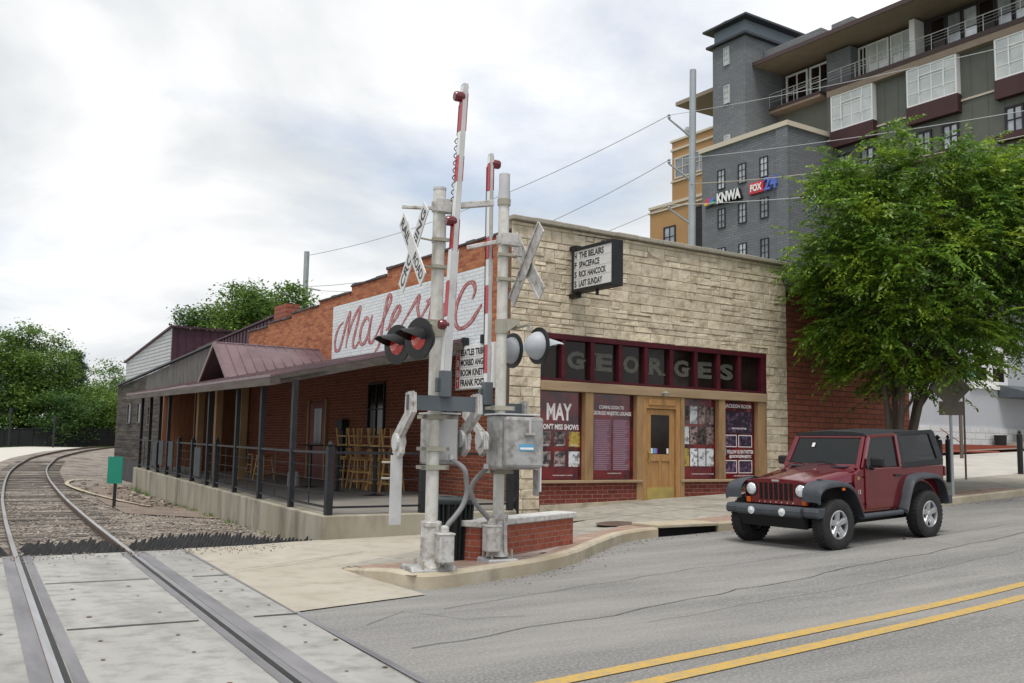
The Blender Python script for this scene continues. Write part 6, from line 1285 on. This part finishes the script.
def street_tree():
    base = Vector((9.35, 23.1, .5)); t = thing('street_tree', 'leafy multi-stemmed street tree on the pavement behind the parked car', 'tree', base, 0)
    cen = Vector((10.15, 23.3, 6.35)); rad = Vector((3.12, 2.8, 3.4)); rnd = random.Random(11)
    lobes = [((8.75, 23.1, 6.05), (1.85, 2.2, 2.75)), ((10.05, 23.3, 6.2), (1.8, 2.4, 3.15)), ((12.25, 23.7, 6.9), (2.1, 2.2, 2.7)), ((9.6, 23.4, 4.2), (1.9, 1.6, 1.4)), ((11.3, 23.6, 5.7), (1.6, 1.6, 1.5))]
    def inside(p): return min(((p.x - c[0]) / r_[0]) ** 2 + ((p.y - c[1]) / r_[1]) ** 2 + ((p.z - c[2]) / r_[2]) ** 2 for c, r_ in lobes)
    stems = []; mb = MB(I4)
    mb.tube([base - Vector((0, 0, .2)), base + Vector((0, 0, .25))], [.26, .22], 12)
    for k in range(5):
        a = k * 1.256 + .5; b = base + Vector((math.cos(a) * .1, math.sin(a) * .1, .1)); e = cen + Vector((math.cos(a) * 1.25, math.sin(a) * 1.2, .4 + rnd.random()))
        P = smooth_path([b, b + Vector((math.cos(a) * .2 + .05, math.sin(a) * .14, 1.5)), b.lerp(e, .5) + Vector((-.1, 0, .25)), e], 6); stems.append(P)
        mb.tube(P, [.10 - .075 * i / len(P) for i in range(len(P))], 9)
    tr_ = mb.build('trunk', M['bark'], t, smooth='full')
    mb = MB(I4); tips = []
    tgt = []
    while len(tgt) < 600:
        v = Vector((rnd.uniform(-1.2, 1.4), rnd.uniform(-1.1, 1.1), rnd.uniform(-1.2, 1.1)))
        p = cen + Vector((v.x * rad.x, v.y * rad.y, v.z * rad.z)); lump = 1 + .5 * noise.noise(p * .6)
        if noise.noise(p * .8 + Vector((3, 1, 7))) < -.22: continue
        if inside(p) < lump and inside(p) > .05: tgt.append(p)
    # boughs reaching the outline
    lim = []
    for k in range(34):
        P = stems[k % 5]; i0 = rnd.randrange(len(P) // 3, len(P)); s0 = P[i0]; v = Vector((rnd.gauss(0, 1), rnd.gauss(0, 1), rnd.gauss(.15, .9))).normalized(); e = cen + Vector((v.x * rad.x, v.y * rad.y, v.z * rad.z)) * .8
        if (e - s0).length > 4.2: e = s0 + (e - s0).normalized() * 4.2
        Q = smooth_path([s0, s0.lerp(e, .5) + Vector((0, 0, .35)), e], 6); lim.append(Q); mb.tube(Q, [.038 - .028 * i / len(Q) for i in range(len(Q))], 6)
    allp = [p for Q in lim for p in Q] + [p for Q in stems for p in Q[len(Q)//2:]]
    C = []; D = []; Nn = []; Ls = []; Ws = []
    for p in tgt:
        s0 = min(allp, key=lambda q: (q - p).length + (0 if q.z < p.z + .3 else .8)); out_ = (p - cen); out_.z *= .25
        if out_.length < .1: out_ = Vector((1, 0, 0))
        out_.normalize()
        mb.tube([s0, s0.lerp(p, .5) + Vector((0, 0, .12)), p], [.012, .009, .005], 4)
        for q in range(rnd.randint(9, 14)):                          # sprays: flat, slightly drooping twigs
            az = math.atan2(out_.y, out_.x) + rnd.uniform(-1.5, 1.5); ln = rnd.uniform(.4, .95); d = Vector((math.cos(az), math.sin(az), rnd.uniform(-.6, .8))); st = p.lerp(s0, rnd.uniform(0, .45)) + Vector((rnd.gauss(0, .12), rnd.gauss(0, .12), rnd.gauss(0, .12)))
            sid = Vector((-d.y, d.x, 0)).normalized(); nl = int(ln * 34)
            for i in range(nl):
                f = (i + .5) / nl; c = st + d * ln * f + Vector((0, 0, -.35 * ln * f * f)); sgn = 1 if i % 2 else -1; tw_ = (1 - .5 * f)
                off = sid * sgn * rnd.uniform(.03, .16) * tw_; ld = (d * .6 + sid * sgn * .7 + Vector((rnd.gauss(0, .3), rnd.gauss(0, .3), rnd.uniform(-1.0, .1)))).normalized()
                C.append(c + off); D.append(ld); Nn.append((rnd.gauss(0, .6), rnd.gauss(0, .6), 1)); Ls.append(rnd.uniform(.07, .17)); Ws.append(rnd.uniform(.035, .075))
    mb.build('limbs', M['bark'], t)
    leafmesh('crown', np.array([tuple(c) for c in C]), np.array([tuple(c) for c in D]), np.array(Nn), np.array(Ls), np.array(Ws), M['leaf'], t); print('leaves', len(C))
street_tree()
def bg_tree(label, x, y, z0, h, rx, ry, m_, n_, size, grp, cone=False, lump=.42, trunk_h=.3, seed=0):
    rng = np.random.default_rng(seed); t = thing('conifer' if cone else 'tree', label, 'tree', (x, y, z0), 0, grp)
    mb = MB(I4); mb.tube([(x, y, z0 - .5), (x + .1, y, z0 + h * .35), (x, y, z0 + h * .8)], [h * .022, h * .016, h * .005], 8)
    for k in range(9):
        a = k * 2.4; r_ = rx * .6; zb = z0 + h * (.25 + .05 * k); mb.tube([(x, y, zb), (x + r_ * math.cos(a) * .5, y + r_ * math.sin(a) * .5, zb + h * .06), (x + r_ * math.cos(a), y + r_ * math.sin(a), zb + h * .15)], [h * .008, h * .006, h * .003], 5)
    mb.build('trunk', M['bark'], t)
    K = int(n_ / 42); cs = []
    while len(cs) < K:
        if cone:
            f = rng.random() ** .7; rr = (1 - f) ** .85 * rx; a = rng.random() * 6.283; q = rr * (.35 + .65 * rng.random() ** .5) * (1 + .25 * math.sin(f * 40)); cs.append((x + q * math.cos(a), y + q * math.sin(a), z0 + h * (.08 + .92 * f)))
        else:
            v = rng.normal(size=3); v /= np.linalg.norm(v); rr = rng.random() ** .35; p = v * rr; zc = z0 + h * (trunk_h + (1 - trunk_h) * .5); hh = h * (1 - trunk_h) * .5
            w = (x + p[0] * rx, y + p[1] * ry, zc + p[2] * hh); L_ = 1 - lump + lump * 2.6 * (noise.noise(Vector(w) * (2.4 / rx)) + .2)
            if rr < L_: cs.append(w)
    cs = np.array(cs); idx = rng.integers(0, K, n_); sp = size * (2.2 if not cone else 1.6)
    C = cs[idx] + rng.normal(size=(n_, 3)) * np.array([sp, sp, sp * .5]) * .8; D = rng.normal(size=(n_, 3)) * np.array([1, 1, .5]); Nn = rng.normal(size=(n_, 3)) * .6 + np.array([0, 0, 1])
    leafmesh('crown', C, D, Nn, rng.uniform(.7, 1.3, n_) * size, rng.uniform(.35, .6, n_) * size, M[m_], t)
g1 = 'trees along the railway behind the dark fence'
bg_tree('tallest broad green tree at the left edge behind the fence', -46.6, 92, .5, 11.9, 4.6, 5, 'leafmid', 30000, .32, g1, seed=1, trunk_h=.12)
bg_tree('dark green tree cut by the left edge of the picture', -52.5, 93, .4, 10.6, 4, 5, 'leafdark', 18000, .32, g1, seed=2, trunk_h=.1)
bg_tree('rounded tree between the tall tree and the conifer', -40.0, 93, .5, 6.2, 3.4, 4, 'leafmid', 15000, .30, g1, seed=3, trunk_h=.08)
bg_tree('blue green conifer with a pointed top behind the fence', -44.6, 98, .5, 9.6, 3.0, 3.0, 'leafblue', 16000, .24, g1, cone=True, seed=4)
bg_tree('low spreading dark tree at the far end of the track', -40.5, 101, .7, 6.0, 3.8, 4, 'leafdark', 13000, .28, g1, seed=5, trunk_h=.05)
bg_tree('small dark conifer low behind the fence', -47.5, 90, .4, 7, 3, 3, 'leafblue', 7000, .24, g1, cone=True, seed=6)
bg_tree('bushy light green tree low behind the fence, near the left edge', -48.5, 88.5, .4, 6.0, 3.4, 2, 'leafmid', 6500, .26, g1, seed=7, trunk_h=.02)
bg_tree('bushy olive tree low behind the fence, in the middle', -41, 89, .4, 5.6, 3.6, 2, 'leafdark', 7000, .26, g1, seed=8, trunk_h=.02)
bg_tree('bushy tree low behind the fence where the track vanishes', -36.5, 92, .5, 5.2, 3.2, 2, 'leafmid', 6000, .26, g1, seed=9, trunk_h=.02)
bg_tree('tree showing left of the pale siding above the barn corner', -49, 118, .5, 10.6, 3.0, 4, 'leafmid', 7000, .32, g1, seed=10, trunk_h=.2)
g2 = 'trees rising behind the brick wall'
bg_tree('large green tree rising behind the purple cladding', -18.0, 66, 1, 11.4, 3.7, 4, 'leafmid', 24000, .27, g2, seed=11, trunk_h=.35)
bg_tree('right-hand green tree of the pair behind the brick wall, next to the distant pole', -14.9, 64, 1, 11.2, 1.9, 2.6, 'leafmid', 12000, .26, g2, seed=12, trunk_h=.35)
bg_tree('small leftmost tree behind the purple cladding', -21.8, 66, 1, 10.2, 1.6, 2.0, 'leafdark', 8000, .25, g2, seed=13, trunk_h=.4)
bg_tree('low bush filling the gap under the tall tree at the left edge', -45.5, 90.5, .4, 5.2, 3.2, 1.8, 'leafdark', 7000, .26, g1, seed=21, trunk_h=.0)
bg_tree('low bush at the extreme left edge behind the fence', -52.5, 88, .4, 5.4, 3.2, 1.8, 'leafdark', 7000, .26, g1, seed=22, trunk_h=.0)
bg_tree('low bush behind the fence left of the barn corner', -33.5, 95.5, .8, 4.6, 3.2, 1.8, 'leafdark', 6000, .26, g1, seed=23, trunk_h=.0)
# fence along the line
fn = thing('lineside_fence', 'long dark mesh fence running behind the railway below the trees', 'fence', (-45, 90, .3), 0)
FP = [(-70, 84, .35), (-56, 86.5, .45), (-47, 87, .55), (-40, 89, .75), (-33, 94, .95), (-24, 100, 1.0)]; FPs = smooth_path(FP, 6)
mb = MB(I4)
for a, b in zip(FPs, FPs[1:]): slab(mb, (a.x, a.y, a.z - .2), (b.x, b.y, b.z - .2), (b.x, b.y, b.z + 1.55), (a.x, a.y, a.z + 1.55), .03)
mb.build('mesh_panel', M['fencegrey'], fn)
for i, p in enumerate(FPs): mb = MB(I4); mb.tube([(p.x, p.y - .06, p.z - .2), (p.x, p.y - .06, p.z + 1.65)], .04, 6); mb.build('fence_post', M['blackmetal'], fn)
mb = MB(I4); mb.tube([(p.x, p.y - .05, p.z + 1.58) for p in FPs], .03, 5); mb.build('top_rail', M['blackmetal'], fn)
for k, (px, h) in enumerate(((14, 3.6), (58, 3.0))):
    X = (px - 512) / 960 * 85; mb = MB(I4); mb.tube([(X, 85, .2), (X, 85, .3 + h)], .09, 8); mb.box(X - .12, X + .12, 84.9, 85.1, h - .2, h + .4); tag(mb.build('lineside_post', M['can']), '%s of two dark green posts standing before the lineside trees' % ('left' if k == 0 else 'right'), 'post')
# grass tufts at the fence
mb = MB(I4); rr = random.Random(5)
for k in range(2600):
    c = rr.choice(((-48, 86.2, .42, 1.3, .75), (-50, 86, .4, 2.2, .3), (-55, 85.5, .4, 3, .3), (-43, 87, .5, 4, .2), (-38, 89.5, .6, 3, .2))); x = c[0] + rr.gauss(0, c[3] * .4); y = c[1] + rr.gauss(0, .3); h = c[4] * rr.uniform(.3, 1); a = rr.random() * 6.28; w = .05
    mb.add([(x - w * math.cos(a), y - w * math.sin(a), c[2] - .1), (x + w * math.cos(a), y + w * math.sin(a), c[2] - .1), (x + rr.gauss(0, .12), y + rr.gauss(0, .12), c[2] + h)], [(0, 1, 2)])
mb.fr = FR
for k in range(1500):
    n_ = rr.choice((rr.gauss(18, 2.5), rr.gauss(9, 3), rr.uniform(-1.5, 20))); u = lerp([(-2.15, -4.98), (20.3, -3.02)], n_) - abs(rr.gauss(0, .12)); h = rr.uniform(.04, .16) * (1.6 if 15 < n_ < 21 else .8); a = rr.random() * 6.28; w = .008; z = zballast(u, n_)
    if noise.noise(Vector((n_ * .9, 0, 0))) < .05: continue
    mb.add([(u - w * math.cos(a), n_ - w * math.sin(a), z), (u + w * math.cos(a), n_ + w * math.sin(a), z), (u + rr.gauss(0, .04), n_ + rr.gauss(0, .04), z + h)], [(0, 1, 2)])
mb.build('grass_tufts', M['leafmid'], kind='stuff')
